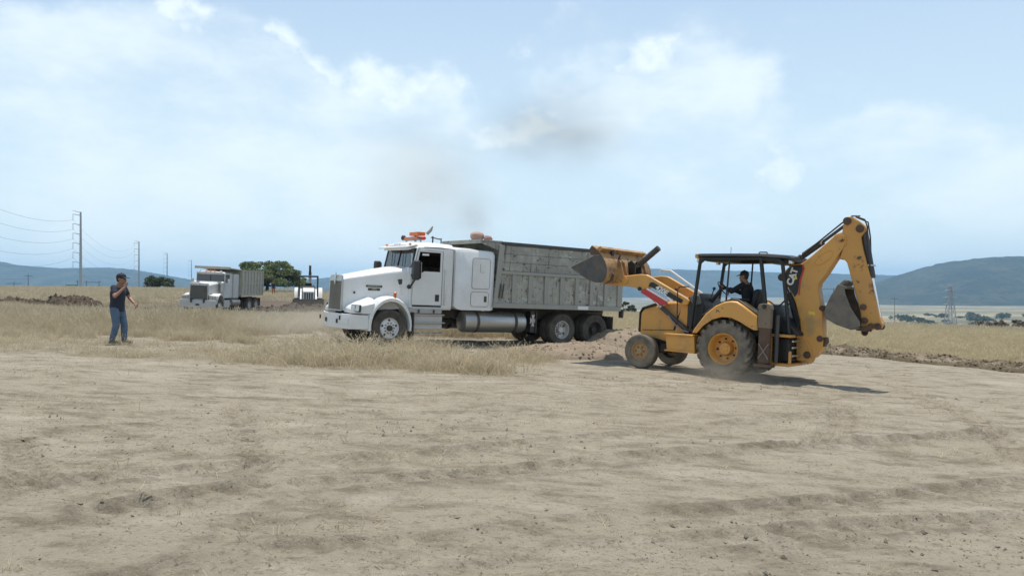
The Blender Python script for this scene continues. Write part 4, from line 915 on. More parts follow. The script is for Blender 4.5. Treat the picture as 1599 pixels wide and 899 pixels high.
# load
def load_heap(X0, X1, w, z0, h):
    x = np.linspace(X0, X1, 70); y = np.linspace(-w, w, 34); XX, YY = np.meshgrid(x, y)
    Z = z0+h*np.cos(np.clip(np.abs(YY)/w, 0, 1)*1.35)*(.55+.45*np.sin((XX-X0)/(X1-X0)*np.pi))+.16*fbm(XX*1.6, YY*1.6, 4, .6)
    i = np.arange(XX.size).reshape(XX.shape); q = np.stack([i[:-1, :-1], i[:-1, 1:], i[1:, 1:], i[1:, :-1]], -1).reshape(-1, 4)
    return npmesh('soil_load', np.stack([XX, YY, Z], -1).reshape(-1, 3), q, W['soil_red'])
o = link('soil_load', load_heap(XR+.02, XF1-.08, 1.185, 2.86, .30)); o.matrix_world = T.matrix_world; tag(o, 'loose soil heaped inside the grey dump bed', 'soil load')
def rock(label, loc, r, seed):
    b = B(); b.ball((0, 0, 0), (r*1.25, r, r*.85), 14, 9); g = np.random.default_rng(seed)
    b.v = [tuple(np.array(p)*(1+.28*fbm(p[0]/r*1.3+seed, p[1]/r*1.3+p[2]/r, 3))) for p in b.v]
    o = b.build('rock', W['rock'], smooth=False); o.matrix_world = T.matrix_world @ Matrix.Translation(loc); return tag(o, label, 'rock')
rock('pinkish rock showing above the bed front over the sleeper', (-3.15, .55, ZT+.15), .19, 3)
rock('smaller pinkish rock lying beside the larger one above the bed front', (-3.42, .75, ZT+.11), .12, 5)
# ================================================================== YELLOW BACKHOE LOADER (near)
def wheel_set(K, mr, mf, ymat, rmat):
    """two big drive wheels and two small steer wheels"""
    for s in (1, -1):
        w = link('rear_wheel', mr, K, loc=(0, s*.84, .665)); w.rotation_euler = (0, .13 if s > 0 else .5, 0)
        b = B(); b.lathe([(.365, s*.20), (.345, s*.215), (.325, s*.19), (.312, s*.02), (.28, -s*.03), (.17, -s*.04), (.15, s*.03), (.13, s*.09), (.05, s*.10), (.02, s*.10)], (0, 0, 0), 'y', 36); b.build('rim', ymat, w)
        for k in range(8):
            t = 2*math.pi*k/8; B().lathe([(.024, -s*.04), (.024, s*.0), (.01, s*.005)], (.225*math.cos(t), 0, .225*math.sin(t)), 'y', 6).build('wheel_nut', W['grime'], w)
        for k in range(5):
            t = 2*math.pi*k/5; B().lathe([(.016, s*.10), (.016, s*.115), (.006, s*.12)], (.075*math.cos(t), 0, .075*math.sin(t)), 'y', 6).build('hub_bolt', ymat, w)
        w = link('front_wheel', mf, K, loc=(2.2, s*.82, .42))
        b = B(); b.lathe([(.235, s*.11), (.222, s*.12), (.205, s*.10), (.19, s*.06), (.14, s*.075), (.075, s*.085), (.07, s*.13), (.03, s*.14)], (0, 0, 0), 'y', 28); b.build('rim', rmat, w)
        for k in range(6):
            t = 2*math.pi*k/6; B().lathe([(.016, s*.07), (.016, s*.10), (.006, s*.105)], (.115*math.cos(t), 0, .115*math.sin(t)), 'y', 6).build('wheel_nut', W['grime'], w)
K = empty('backhoe_loader'); tag(K, 'dusty yellow backhoe loader with raised front bucket and folded rear boom', 'backhoe loader')
W['yellow_dusty'] = M('yellow_rim_dusty', (.42, .22, .06), .7, var=.15, dust=.55, dsc=5)
mr = tyre_mesh(.665, .47, .36, W['rubber_dusty'], lug=True); mf = tyre_mesh(.42, .27, .23, W['rubber_dusty'], ribs=6)
wheel_set(K, mr, mf, W['yellow'], W['yellow_dusty'])
b = B(); b.tube([(0, -.62, .665), (0, .62, .665)], .15, 14); b.build('rear_axle', W['grime'], K)
b = B(); b.tube([(2.2, -.7, .42), (2.2, .7, .42)], .09, 12); b.bb(2.0, 2.4, -.25, .25, .38, .70); b.build('front_axle', W['grime'], K, .02)
b = B(); b.bb(-.9, 2.35, -.36, .36, .62, .90); b.build('chassis', W['grime'], K, .03)
# engine hood
hs = lambda x, w, zb, zt: [(x, -w, zb), (x, -w, zt-.06), (x, -w+.06, zt), (x, w-.06, zt), (x, w, zt-.06), (x, w, zb)]
b = B(); b.loft([hs(2.50, .40, .84, 1.40), hs(2.42, .41, .80, 1.47), hs(2.06, .42, .74, 1.58), hs(1.75, .42, .68, 1.68), hs(1.22, .43, .68, 1.72)]); hood = b.build('engine_hood', W['yellow'], K, .02)
b = B(); b.prism([(2.50, .86), (2.56, .88), (2.55, 1.36), (2.47, 1.50), (2.08, 1.63), (2.06, 1.585), (2.42, 1.475), (2.50, 1.40)], -.405, .405); b.build('grille', W['black'], hood, .012)
b = B(); b.tube([(2.42, .424, .93), (1.30, .434, .99)], .008, 5); b.build('panel_seam', W['grime'], hood)
for s in (1, -1): B().tube([(1.24, s*.46, 1.66), (1.44, s*.46, 1.28), (1.52, s*.47, .98)], .028, 8).build('hose', W['grime'], hood)
B().tube([(1.9, -.25, 1.6), (1.9, -.25, 1.95), (1.86, -.25, 2.02)], .04, 10).build('exhaust_pipe', W['rust'], hood)
# loader tower, arms, links
def plate(name, pts, y0, y1, m, par, bev=.012): return B().prism(pts, y0, y1).build(name, m, par, bev)
for s in (1, -1):
    a, c = (.44, .50) if s > 0 else (-.50, -.44)
    plate('loader_tower', [(1.55, .70), (1.02, .70), (1.04, 1.75), (1.14, 1.82), (1.28, 1.74), (1.40, 1.3)], a, c, W['yellow'], K)
arm = [(3.53, 2.10), (3.50, 2.16), (3.11, 2.25), (2.45, 2.33), (2.28, 2.32), (2.20, 2.29), (1.16, 1.78), (1.08, 1.72), (1.12, 1.62), (1.24, 1.60), (1.40, 1.67), (2.10, 2.00), (2.20, 1.99), (2.40, 1.90), (2.50, 1.93), (2.60, 1.99), (3.11, 2.02), (3.46, 2.03)]
for s in (1, -1):
    y0, y1 = (.505, .62) if s > 0 else (-.62, -.505)
    am = plate('loader_arm', arm, y0, y1, W['yellow'], K, .018)
    yo = s*.62; yb = s*.634
    B().lathe([(.085, 0), (.085, s*.03), (.03, s*.035)], (2.88, yo, 2.15), 'y', 18).build('pin_boss', W['yellow'], am)
    B().lathe([(.05, 0), (.05, s*.03), (.02, s*.035)], (2.44, yo, 1.96), 'y', 12).build('pin', W['grime'], am)
    B().prism([(2.20, 2.02), (2.16, 2.12), (2.08, 2.14), (1.24, 1.73), (1.28, 1.655), (1.42, 1.69), (2.10, 2.015)], min(yo, yb), max(yo, yb)).build('decal_panel', W['decal_black'], am)
    if s > 0: text(am, '420E', .175, (1.83, s*.638, 1.945), W['decal_white'], (math.pi/2, R(26.3), math.pi), .002, 'model_lettering', .006, .2)
    b0, b1 = min(s*.56, s*.66), max(s*.56, s*.66)
    rs = B().prism([(2.40, 1.87), (2.33, 1.96), (2.25, 1.97), (1.70, 1.70), (1.66, 1.60), (1.84, 1.58)], b0, b1).build('arm_stripe', W['red'], am, .008)
    B().prism([(2.24, 1.955), (2.21, 1.985), (1.62, 1.705), (1.66, 1.675)], b0-.003, b1+.003).build('stripe', W['decal_white'], rs)
    # lift cylinder
    ly = s*.56; lc = B().tube([(1.12, ly, .99), (1.86, ly, 1.54)], .058, 14).build('lift_cylinder', W['steel_dark'], K)
    B().tube([(1.86, ly, 1.54), (2.40, ly, 1.93)], .030, 10).build('rod', W['rod'], lc)
    B().tube([(1.06, s*.62, .96), (1.3, s*.64, 1.02), (1.50, s*.63, 1.20), (1.62, s*.62, 1.34)], .018, 7).build('hose', W['grille'], lc)
    B().ball((1.12, ly, .99), (.09, .06, .09)).build('eye', W['grime'], lc)
    B().ball((1.86, ly, 1.54), (.07, .066, .07)).build('gland', W['alu'], lc)
b = B(); b.tube([(3.05, -.5, 2.13), (3.05, .5, 2.13)], .07, 12); b.build('arm_crosstube', W['yellow'], K)
b = B(); b.tube([(2.62, -.72, 2.44), (2.55, -.70, 2.50), (2.28, -.70, 2.48), (1.32, -.66, 1.90), (1.18, -.62, 1.76)], .024, 8); b.build('lift_link', W['decal_white'], K)
b = B(); b.tube([(1.34, .70, 1.20), (1.36, .70, 1.98), (1.30, .70, 2.05), (1.06, .70, 2.06)], .014, 7); b.build('hand_rail', W['grime'], K)
# front bucket
pro_out = [(4.22, 2.44), (3.88, 2.24), (3.64, 2.12), (3.44, 2.07), (3.26, 2.07), (3.15, 2.14), (3.10, 2.28), (3.11, 2.46), (3.17, 2.62), (3.30, 2.80), (3.47, 2.95), (3.60, 3.02)]
pro_in = [(3.57, 2.985), (3.45, 2.905), (3.33, 2.77), (3.21, 2.60), (3.155, 2.45), (3.145, 2.30), (3.19, 2.17), (3.28, 2.115), (3.44, 2.115), (3.63, 2.165), (3.86, 2.275)]
bk = B(); bk.prism(pro_out+pro_in, -1.15, 1.15); bucket = bk.build('loader_bucket', W['bucket'], K, .006)
sidep = [(4.20, 2.445), (3.88, 2.245), (3.64, 2.125), (3.44, 2.075), (3.26, 2.075), (3.155, 2.145), (3.105, 2.28), (3.115, 2.46), (3.175, 2.62), (3.30, 2.77), (3.50, 2.755), (3.72, 2.65)]
lin = [(3.6+(x-3.6)*.965, 2.5+(z-2.5)*.965) for x, z in pro_in]; B().prism(pro_in[1:]+lin[:0:-1], -1.148, 1.148).build('bucket_lining', W['rust'], bucket)
for y in (-1.165, 1.151): B().prism(sidep, y, y+.014).build('side_plate', W['slate'], bucket, .003)
B().prism([(4.26, 2.462), (4.14, 2.385), (3.90, 2.262), (3.88, 2.285), (4.12, 2.415)], -1.17, 1.17).build('cutting_edge', W['steel_worn'], bucket, .003)
B().prism([(3.36, 2.86), (3.44, 2.93), (3.34, 3.0), (3.26, 2.94)], -1.15, 1.15).build('top_stiffener', W['bucket'], bucket, .008)
for y in (-.62, -.42, .42, .62):
    B().prism([(3.20, 2.08), (3.02, 2.10), (2.90, 2.16), (2.92, 2.30), (3.02, 2.60), (3.12, 2.70), (3.13, 2.40)], y-.02, y+.02).build('bracket', W['bucket'], bucket, .006)
for y in (-.9, 0, .9): B().prism([(3.30, 2.04), (3.08, 2.14), (3.05, 2.30), (3.10, 2.34), (3.17, 2.16)], y-.03, y+.03).build('wear_bar', W['rust'], bucket, .006)
b = B(); b.bb(3.28, 3.34, .55, .67, 2.78, 2.95); b.tube([(3.16, .61, 2.88), (3.06, .61, 2.80), (3.12, .61, 2.66)], .022, 8); b.build('chain_hook', W['grime'], bucket)
cy0 = Vector((2.94, -.05, 2.54)); d = Vector((-.50, 0, .40))
q = B().tube([cy0+d*.15, cy0+d*1.24], .078, 16).build('tilt_cylinder', W['steel_dark'], K); B().tube([cy0-d*.1, cy0+d*.2], .04, 10).build('rod', W['rod'], q)
B().tube([cy0+d*.22+Vector((.04, .03, -.085)), cy0+d*1.2+Vector((.04, .03, -.085))], .016, 6).build('hose_pipe', W['grille'], q)
for s in (1, -1): B().prism([(2.84, 2.10), (3.00, 2.10), (3.08, 2.62), (2.98, 2.70), (2.86, 2.60)], s*.16-.03, s*.16+.03).build('tilt_lever', W['grime'], K, .01)
for y in (-1.163, 1.152): B().prism([(3.30, 2.78), (3.47, 2.935), (3.59, 3.01), (3.665, 2.90), (3.60, 2.77), (3.50, 2.763)], y, y+.011).build('side_cheek', W['rust'], bucket)
# footstep and battery box
b = B(); b.prism([(1.47, .90), (1.47, .80), (1.43, .52), (.70, .51), (.74, .90)], .66, 1.0); st = b.build('step_box', W['yellow'], K, .012)
B().prism([(1.50, .88), (1.50, .915), (.74, .925), (.74, .89)], .64, 1.06).build('step', W['yellow'], st, .006); B().prism([(1.46, .50), (1.46, .53), (.68, .525), (.68, .49)], .64, 1.06).build('step', W['yellow'], st, .006)
B().prism([(1.47, .90), (1.43, .52), (.70, .51), (.74, .90)], -1.0, -.66).build('step_box', W['yellow'], K, .012)
# rear fenders
fo = [(.78, .98), (.73, 1.08), (.46, 1.45), (.22, 1.65), (.02, 1.745), (-.14, 1.775), (-.29, 1.77), (-.45, 1.68), (-.77, 1.46), (-.80, 1.15), (-.74, 1.15), (-.62, 1.20), (-.40, 1.32), (-.18, 1.405), (.06, 1.41), (.30, 1.33), (.52, 1.17), (.68, .98)]
for s in (1, -1):
    n = len(fo); secs = []
    for y, k in ((.56, 1.0), (.98, 1.0), (1.04, .985), (1.065, .95)): secs.append([(x*k-.05*(1-k), s*y, 1.0+(z-1.0)*k) for x, z in fo])
    B().loft(secs).build('fender', W['yellow'], K, .006)
    B().tube([(.55, s*.985, 1.40), (.20, s*.985, 1.685), (-.14, s*.985, 1.80), (-.29, s*.985, 1.795), (-.78, s*.985, 1.475)], .022, 6).build('fender_trim', W['black'], K)
# cab: posts, roof, controls, seat
def post(p, q, r=.045, m='char'): return B().tube([p, q], r, 8, .8).build('cab_post', W[m], K)
for s in (1, -1):
    post((.80, s*.70, 2.72), (.98, s*.70, 1.05), .052); post((.07, s*.71, 2.76), (.11, s*.72, 1.72), .026); post((-.66, s*.70, 2.78), (-.86, s*.70, 1.40), .058); post((-1.14, s*.68, 2.70), (-1.36, s*.66, 1.10), .05)
    B().tube([(.80, s*.70, 2.66), (.70, s*.70, 2.73), (.1, s*.70, 2.74), (-.6, s*.70, 2.76), (-1.06, s*.69, 2.73), (-1.16, s*.68, 2.66)], .05, 8).build('roof_rail', W['char'], K)
rf = lambda x, w, z: [(x, -w, z-.07), (x, -w+.03, z-.015), (x, -w*.5, z+.012), (x, w*.5, z+.012), (x, w-.03, z-.015), (x, w, z-.07), (x, w-.06, z-.10), (x, -w+.06, z-.10)]
b = B(); b.loft([rf(.90, .70, 2.845), rf(.84, .76, 2.865), rf(0, .78, 2.875), rf(-.68, .78, 2.875), rf(-1.25, .74, 2.84), rf(-1.36, .66, 2.80)]); roof = b.build('cab_roof', W['char'], K)
B().bb(.84, .93, -.74, .74, 2.745, 2.85).build('roof_front_trim', W['yellow'], roof, .015)
for y in (-.55, .55):
    B().box((.90, y, 2.70), (.07, .14, .10)).build('work_lamp', W['lamp'], roof, .01); B().box((-1.30, y, 2.70), (.09, .13, .10)).build('work_lamp', W['lamp'], roof, .01)
b = B(); b.bb(-1.22, -.72, -.6, .6, 2.66, 2.77); b.bb(.30, .74, -.55, .55, 2.68, 2.77); b.build('roof_liner', W['black'], roof, .02)
B().tube([(-.40, .2, 2.87), (-.44, .2, 2.93), (-.60, .2, 2.93), (-.64, .2, 2.87)], .016, 6).build('roof_hoop', W['char'], roof); B().tube([(.35, 0, 2.87), (.35, 0, 3.06)], .006, 5).build('antenna', W['char'], roof)
b = B(); b.bb(-1.1, 1.05, -.66, .66, .98, 1.12); b.build('cab_floor', W['grime'], K, .01)
b = B(); b.prism([(1.16, 1.08), (1.16, 1.80), (.94, 1.93), (.84, 1.90), (.72, 1.60), (.80, 1.08)], -.55, .55); b.build('dash_console', W['char'], K, .03)
b = B(); b.prism([(1.10, 1.80), (.96, 1.90), (.84, 1.86), (.78, 1.66), (1.0, 1.60)], .551, .60); b.build('fuse_cover', M('grey_green_plastic', (.11, .125, .115), .5, var=.1, dust=.15), K, .02)
b = B(); b.tube([(.88, .0, 1.6), (.56, 0, 2.02)], .05, 10); b.build('steering_column', W['black'], K)
b = B(); b.lathe([(.19, -.014), (.205, 0), (.19, .014), (.175, 0), (.19, -.014)], (0, 0, 0), 'x', 24); b.box((0, 0, 0), (.015, .37, .03)); b.ball((0, 0, 0), .045)
sw = b.build('steering_wheel', W['black'], K, loc=(.50, 0, 2.06)); sw.rotation_euler = (0, R(38), 0)
for y, z in ((-.22, 2.12), (.26, 2.04)): B().tube([(.70, y, 1.8), (.62, y, z)], .014, 6).build('lever', W['black'], K); B().ball((.62, y, z), .04).build('lever_knob', W['black'], K)
b = B(); b.bb(-.34, .22, -.26, .26, 1.44, 1.60); b.prism([(-.26, 1.55), (-.38, 1.55), (-.50, 2.02), (-.44, 2.08), (-.34, 2.04)], -.25, .25); seat = b.build('seat', W['seat'], K, .05)
b = B(); b.bb(-.30, .18, -.33, -.28, 1.78, 1.84); b.bb(-.30, .18, .28, .33, 1.78, 1.84); b.build('armrest', W['seat'], seat, .02); b = B(); b.bb(-.2, .1, -.15, .15, 1.1, 1.44); b.build('pedestal', W['black'], seat, .02)
b = B(); b.prism([(-.62, 1.12), (-.58, 1.62), (-.70, 1.74), (-.98, 1.72), (-1.08, 1.50), (-1.12, 1.12)], -.5, .5); b.build('rear_console', W['char'], K, .04)
for y in (-.25, .25): B().tube([(-.95, y, 1.68), (-1.10, y, 1.84), (-1.20, y, 1.88)], [.02, .02, .03], 7).build('lever', W['black'], K)
b = B(); b.prism([(-1.06, 1.12), (-1.06, 1.45), (-1.16, 1.48), (-1.52, 1.10), (-1.5, 1.05)], -.55, .55); b.build('rear_cover', W['char'], K, .03)
# backhoe frame, swing post, stabilisers
b = B(); b.bb(-.95, -.82, -1.0, 1.0, .38, 1.08); b.bb(-1.02, -.951, -.80, -.72, .44, 1.02); b.bb(-1.02, -.951, .72, .80, .44, 1.02); b.bb(-1.45, -1.40, -.78, -.70, .44, 1.02); b.bb(-1.45, -1.40, .70, .78, .44, .72); b.bb(-1.46, -.95, -.80, .80, 1.02, 1.08); b.bb(-1.44, -.95, -.80, .80, .38, .44); b.build('hoe_frame', W['yellow_worn'], K, .012)
b = B(); b.bb(-1.36, -1.03, -.60, .60, .46, 1.0); b.build('valve_bank', W['grime'], K, .04)
for q in range(9):
    y = -.5+.125*q; B().tube([(-1.15, y, 1.02), (-1.26, y*.8, 1.26+.05*(q % 3)), (-1.34, y*.4, 1.05), (-1.46, y*.25, 1.0), (-1.58, y*.2, 1.4)], .018, 6).build('hose', W['grime'], K)
for z in (.62, .80, .94): B().tube([(-1.47, .20, z), (-1.47, .72, z)], .022, 7).build('hydraulic_pipe', W['alu'], K)
for s in (1, -1):
    b = B(); b.bb(-1.06, -.81, s*.90, s*1.04, .42, 1.66); sb = b.build('stabiliser', W['rust'], K, .02)
    B().bb(-1.07, -.79, s*.89, s*1.06, 1.20, 1.64).build('stabiliser_guard', W['tan_dust'], sb, .015)
    b = B(); b.prism([(-1.09, 1.62), (-.77, 1.62), (-.80, 1.72), (-.87, 1.745), (-.99, 1.745), (-1.06, 1.72)], s*.88, s*1.07); b.build('stabiliser_cap', W['tan_dust'], sb, .01)
    B().lathe([(.055, 0), (.055, s*.004), (.02, s*.005)], (-.93, s*1.07, 1.675), 'y', 16).build('pin_hole', W['grime'], sb)
    for q in (0, 1): B().tube([(-1.05, s*1.045, .52+.3*q), (-.82, s*1.045, .86+.3*q)] if q == 0 else [(-1.05, s*1.045, .86), (-.82, s*1.045, .52)], .012, 5).build('guard_bar', W['grille'], sb)
    B().bb(-1.14, -.74, s*.84, s*1.10, .34, .41).build('stabiliser_foot', W['rust'], sb, .01)
    B().tube([(-1.16, s*.86, .46), (-1.16, s*.86, 1.5)], .05, 10).build('stabiliser_cylinder', W['steel_dark'], sb)
b = B(); b.prism([(-1.38, .50), (-1.36, 1.08), (-1.52, 1.06), (-1.66, .86), (-1.74, .70), (-1.66, .46)], -.20, .20); b.build('swing_post', W['yellow_worn'], K, .02)
# boom
bo = [(-1.52, .62), (-1.62, .53), (-1.78, .60), (-1.93, .82), (-1.935, 1.0), (-1.90, 1.6), (-1.82, 1.95), (-1.78, 2.14), (-1.80, 2.26), (-1.93, 2.44), (-2.10, 2.74), (-2.27, 3.04), (-2.34, 3.22), (-2.31, 3.34), (-2.22, 3.39), (-2.10, 3.34), (-1.86, 3.10), (-1.58, 2.84), (-1.40, 2.69), (-1.16, 2.66), (-.96, 2.44), (-.93, 2.36), (-1.0, 2.28), (-1.16, 2.06), (-1.29, 1.80), (-1.40, 1.42), (-1.47, 1.0)]
boom = plate('boom', bo, -.15, .15, W['yellow'], K, .02)
for s in (1, -1):
    y = s*.15; f = lambda a, c: (min(s*a, s*c), max(s*a, s*c))
    B().prism([(-.96, 2.38), (-1.17, 2.63), (-1.40, 2.66), (-1.43, 2.56), (-1.36, 2.30), (-1.34, 2.02), (-1.28, 1.92), (-1.14, 2.12)], *f(.151, .156)).build('decal_panel', W['decal_black'], boom)
    st = B(); st.prism([(-1.40, 2.665), (-1.435, 2.66), (-1.47, 2.57), (-1.40, 2.30), (-1.38, 1.98), (-1.355, 1.96), (-1.36, 2.30), (-1.43, 2.56)], *f(.151, .158)); st.build('red_stripe', W['red'], boom)
    if s > 0:
        text(boom, 'CAT', .20, (-1.205, .160, 2.38), W['decal_white'], (math.pi/2, R(-73), math.pi), .002, 'brand_lettering', .010)
        B().prism([(-1.235, 2.31), (-1.275, 2.46), (-1.315, 2.33)], .1565, .1605).build('brand_triangle', W['leaf_tag'], boom)
    B().prism([(-1.60, 1.62), (-1.74, 1.60), (-1.74, 1.54), (-1.60, 1.56)], *f(.151, .154)).build('maintenance_sticker', W['leaf_tag'], boom)
    # raised oval rib near the boom top
    ring = [(-1.88-.78*.24*math.cos(t)+.62*.09*math.sin(t), 2.82+.62*.24*math.cos(t)+.78*.09*math.sin(t)) for t in np.linspace(0, 2*math.pi, 25)]
    B().tube([(x, y, z) for x, z in ring], .014, 6).build('oval_rib', W['yellow'], boom)
    for px, pz, r in ((-.97, 2.36, .085), (-2.22, 3.25, .085), (-1.62, .64, .085)): B().lathe([(r, 0), (r, s*.05), (r*.5, s*.06)], (px, y, pz), 'y', 16).build('pin_boss', W['rust'] if pz != 3.25 else W['yellow_worn'], boom)
b = B(); b.lathe([(.07, -.17), (.07, .17)], (-1.87, 0, 1.02), 'y', 12); b.lathe([(.06, -.17), (.06, .17)], (-1.885, 0, 1.70), 'y', 12); b.prism([(-1.93, .84), (-2.0, .95), (-1.98, 1.06), (-1.92, 1.04)], -.1, .1); b.build('boom_lock', W['rust'], boom)
q = B().tube([(-1.20, 0, 2.74), (-1.80, 0, 3.19)], .070, 14).build('stick_cylinder', W['steel_dark'], K); B().tube([(-1.80, 0, 3.19), (-2.34, 0, 3.62)], .036, 10).build('rod', W['steel_dark'], q); B().tube([(-1.24, .09, 2.76), (-1.8, .09, 3.24), (-2.2, .10, 3.58), (-2.42, .10, 3.74), (-2.58, .08, 3.74)], .018, 7).build('hose', W['black'], q)
for t in (.25, .95): B().lathe([(.076, -.02), (.078, 0), (.076, .02)], (-1.20-.6*t, 0, 2.74+.45*t), 'x', 12).build('clamp', W['alu'], q)
B().prism([(-1.08, 2.62), (-1.20, 2.80), (-1.30, 2.78), (-1.34, 2.66)], -.10, .10).build('cylinder_lug', W['rust'], q, .01)
q = B().tube([(-1.40, 0, 1.10), (-1.12, 0, 2.02)], .085, 14).build('boom_cylinder', W['steel_dark'], K); B().tube([(-1.12, 0, 2.02), (-.99, 0, 2.36)], .042, 10).build('rod', W['rod'], q); B().tube([(-1.46, .14, .95), (-1.30, .16, 1.5), (-1.18, .17, 1.95), (-1.02, .17, 2.28)], .022, 7).build('hose', W['grime'], q); B().tube([(-1.36, .19, .95), (-1.42, .20, 1.4), (-1.24, .18, 1.8)], .022, 7).build('hose', W['grime'], q)
# stick
sk = [(-2.20, 2.79), (-2.26, 3.05), (-2.23, 3.40), (-2.25, 3.64), (-2.30, 3.72), (-2.40, 3.735), (-2.55, 3.63), (-2.68, 3.52), (-2.72, 3.42), (-2.62, 3.28), (-2.68, 3.0), (-2.88, 2.34), (-3.06, 1.60), (-3.13, 1.42), (-3.08, 1.32), (-2.78, 1.28), (-2.70, 1.34), (-2.70, 1.52), (-2.68, 1.66), (-2.36, 2.72), (-2.28, 2.80)]
stick = plate('stick', sk, -.125, .125, W['yellow_worn'], K, .018)
for s in (1, -1):
    for px, pz, r in ((-2.33, 3.63, .085), (-2.60, 3.46, .085), (-2.74, 1.77, .065), (-2.78, 1.48, .07), (-3.05, 1.37, .075)): B().lathe([(r, 0), (r, s*.04), (r*.5, s*.05)], (px, s*.125, pz), 'y', 16).build('pin', W['rust'], stick)
    B().box((-2.53, s*.128, 2.78), (.20, .01, .05), Matrix.Rotation(R(-12), 3, 'Y')).build('weld_tab', W['yellow_worn'], stick)
q = B().tube([(-2.66, 0, 3.42), (-2.86, 0, 2.40)], .074, 14).build('bucket_cylinder', W['steel_dark'], K); B().tube([(-2.86, 0, 2.40), (-3.06, 0, 1.46)], .038, 10).build('rod', W['rod'], q)
B().tube([(-2.52, .10, 3.72), (-2.68, .10, 3.66), (-2.74, .10, 3.50), (-2.76, .10, 3.2), (-2.80, .09, 2.8), (-2.86, .09, 2.45)], .016, 7).build('hose', W['black'], q); B().tube([(-2.44, -.1, 3.74), (-2.70, -.10, 3.62), (-2.76, -.10, 3.3), (-2.82, -.09, 2.5)], .016, 7).build('hose', W['black'], q)
b = B(); b.bb(-2.90, -2.76, -.09, .09, 2.66, 2.69); b.build('clamp', W['alu'], q)
for s in (1, -1): B().prism([(-3.10, 1.40), (-3.02, 1.44), (-2.72, 1.34), (-2.70, 1.26), (-2.80, 1.24)], s*.16-.015, s*.16+.015).build('bucket_link', W['rust'], K, .006)
# digging bucket
out = [(-2.24, 2.20), (-2.12, 1.98), (-2.02, 1.74), (-1.99, 1.60), (-2.05, 1.47), (-2.26, 1.36), (-2.56, 1.27), (-2.72, 1.30)]
inn = [(-2.70, 1.345), (-2.56, 1.315), (-2.28, 1.40), (-2.09, 1.50), (-2.035, 1.61), (-2.06, 1.73), (-2.155, 1.96), (-2.27, 2.18)]
hb = B().prism(out+inn, -.36, .36).build('digging_bucket', W['steel_worn'], K, .006)
sp = [(-2.26, 2.19), (-2.14, 1.98), (-2.04, 1.74), (-2.01, 1.60), (-2.07, 1.48), (-2.27, 1.375), (-2.56, 1.29), (-2.76, 1.36), (-2.74, 1.46), (-2.55, 1.74), (-2.43, 2.02), (-2.40, 2.16)]
for y in (-.372, .361): B().prism(sp, y, y+.012).build('side_plate', W['steel_worn'], hb, .003)
B().prism([(-2.22, 2.16), (-2.44, 2.14), (-2.46, 2.19), (-2.26, 2.24)], -.37, .37).build('bucket_lip', W['steel_worn'], hb, .006)
for k in range(5):
    y = -.32+.16*k; B().prism([(-2.24, 2.20), (-2.34, 2.19), (-2.42, 2.30), (-2.38, 2.34)], y-.03, y+.03).build('tooth', W['steel_worn'], hb, .006)
for y in (-.10, .10): B().prism([(-2.60, 1.26), (-2.86, 1.24), (-2.92, 1.34), (-2.82, 1.54), (-2.70, 1.54), (-2.64, 1.36)], y-.02, y+.02).build('bucket_ear', W['rust'], hb, .006)
B().lathe([(.055, -.02), (.075, 0), (.055, .02), (.035, 0), (.055, -.02)], (-2.76, 0, 1.22), 'y', 14).build('lifting_eye', W['rust'], hb)
place(K, *HOE['P'], HOE['yaw'])
# ================================================================== SECOND DUMP TRUCK (far, standing in the cut)
T2 = empty('dump_truck'); tag(T2, 'dusty older white dump truck with long square hood, farther back on the left', 'dump truck')
b = B()
for s in (1, -1): b.bb(-7.6, 1.0, s*.43-.045, s*.43+.045, .80, 1.06)
b.bb(-1.4, .6, -.36, .36, .6, 1.0); b.build('chassis', W['frame'], T2)
for s in (1, -1):
    w = link('wheel', tm, T2, loc=(0, s*1.03, .53)); B().lathe([(.295, s*.115), (.255, s*.07), (.12, s*.10), (.10, s*.16), (.03, s*.17)], (0, 0, 0), 'y', 24).build('rim', W['alu_paint'], w)
    for x in (-5.3, -6.65):
        w = link('wheel', tm, T2, loc=(x, s*1.03, .53)); B().lathe([(.295, s*.12), (.25, -s*.02), (.10, -s*.03), (.09, s*.07), (.03, s*.07)], (0, 0, 0), 'y', 24).build('rim', W['alu_paint'], w); link('wheel', tm, T2, loc=(x, s*.70, .53))
b = B(); b.bb(.86, .92, -1.22, 1.22, .46, .98); bp_ = b.build('bumper', W['alu_paint'], T2, .02)
B().bb(.925, .932, -.12, .12, .60, .72).build('tow_slot', W['frame'], bp_)
sec = lambda x, w, zb, zt: [(x, -w, zb), (x, -w, zt-.10), (x, -w+.12, zt), (x, w-.12, zt), (x, w, zt-.10), (x, w, zb)]
b = B(); b.loft([sec(.70, .56, 1.02, 2.02), sec(-.1, .62, 1.02, 2.12), sec(-.95, .72, 1.05, 2.22)]); b.build('hood', W['white_far'], T2, .02)
b = B(); b.bb(.70, .80, -.64, -.57, .98, 2.08); b.bb(.70, .80, .57, .64, .98, 2.08); b.prism([(.70, 1.93), (.80, 1.93), (.78, 2.10), (.70, 2.14)], -.57, .57); b.bb(.70, .80, -.57, .57, .98, 1.03); gs = b.build('grille', W['alu'], T2, .02)
B().bb(.69, .715, -.57, .57, 1.03, 1.93).build('grille_backing', W['steel_dark'], gs)
for k in range(16): y = -.53+1.06*k/15; B().bb(.72, .77, y-.014, y+.014, 1.03, 1.93).build('grille_bar', W['grille'], gs)
B().bb(.78, .84, -.03, .03, 1.98, 2.16).build('grille_crest', W['chrome'], gs)
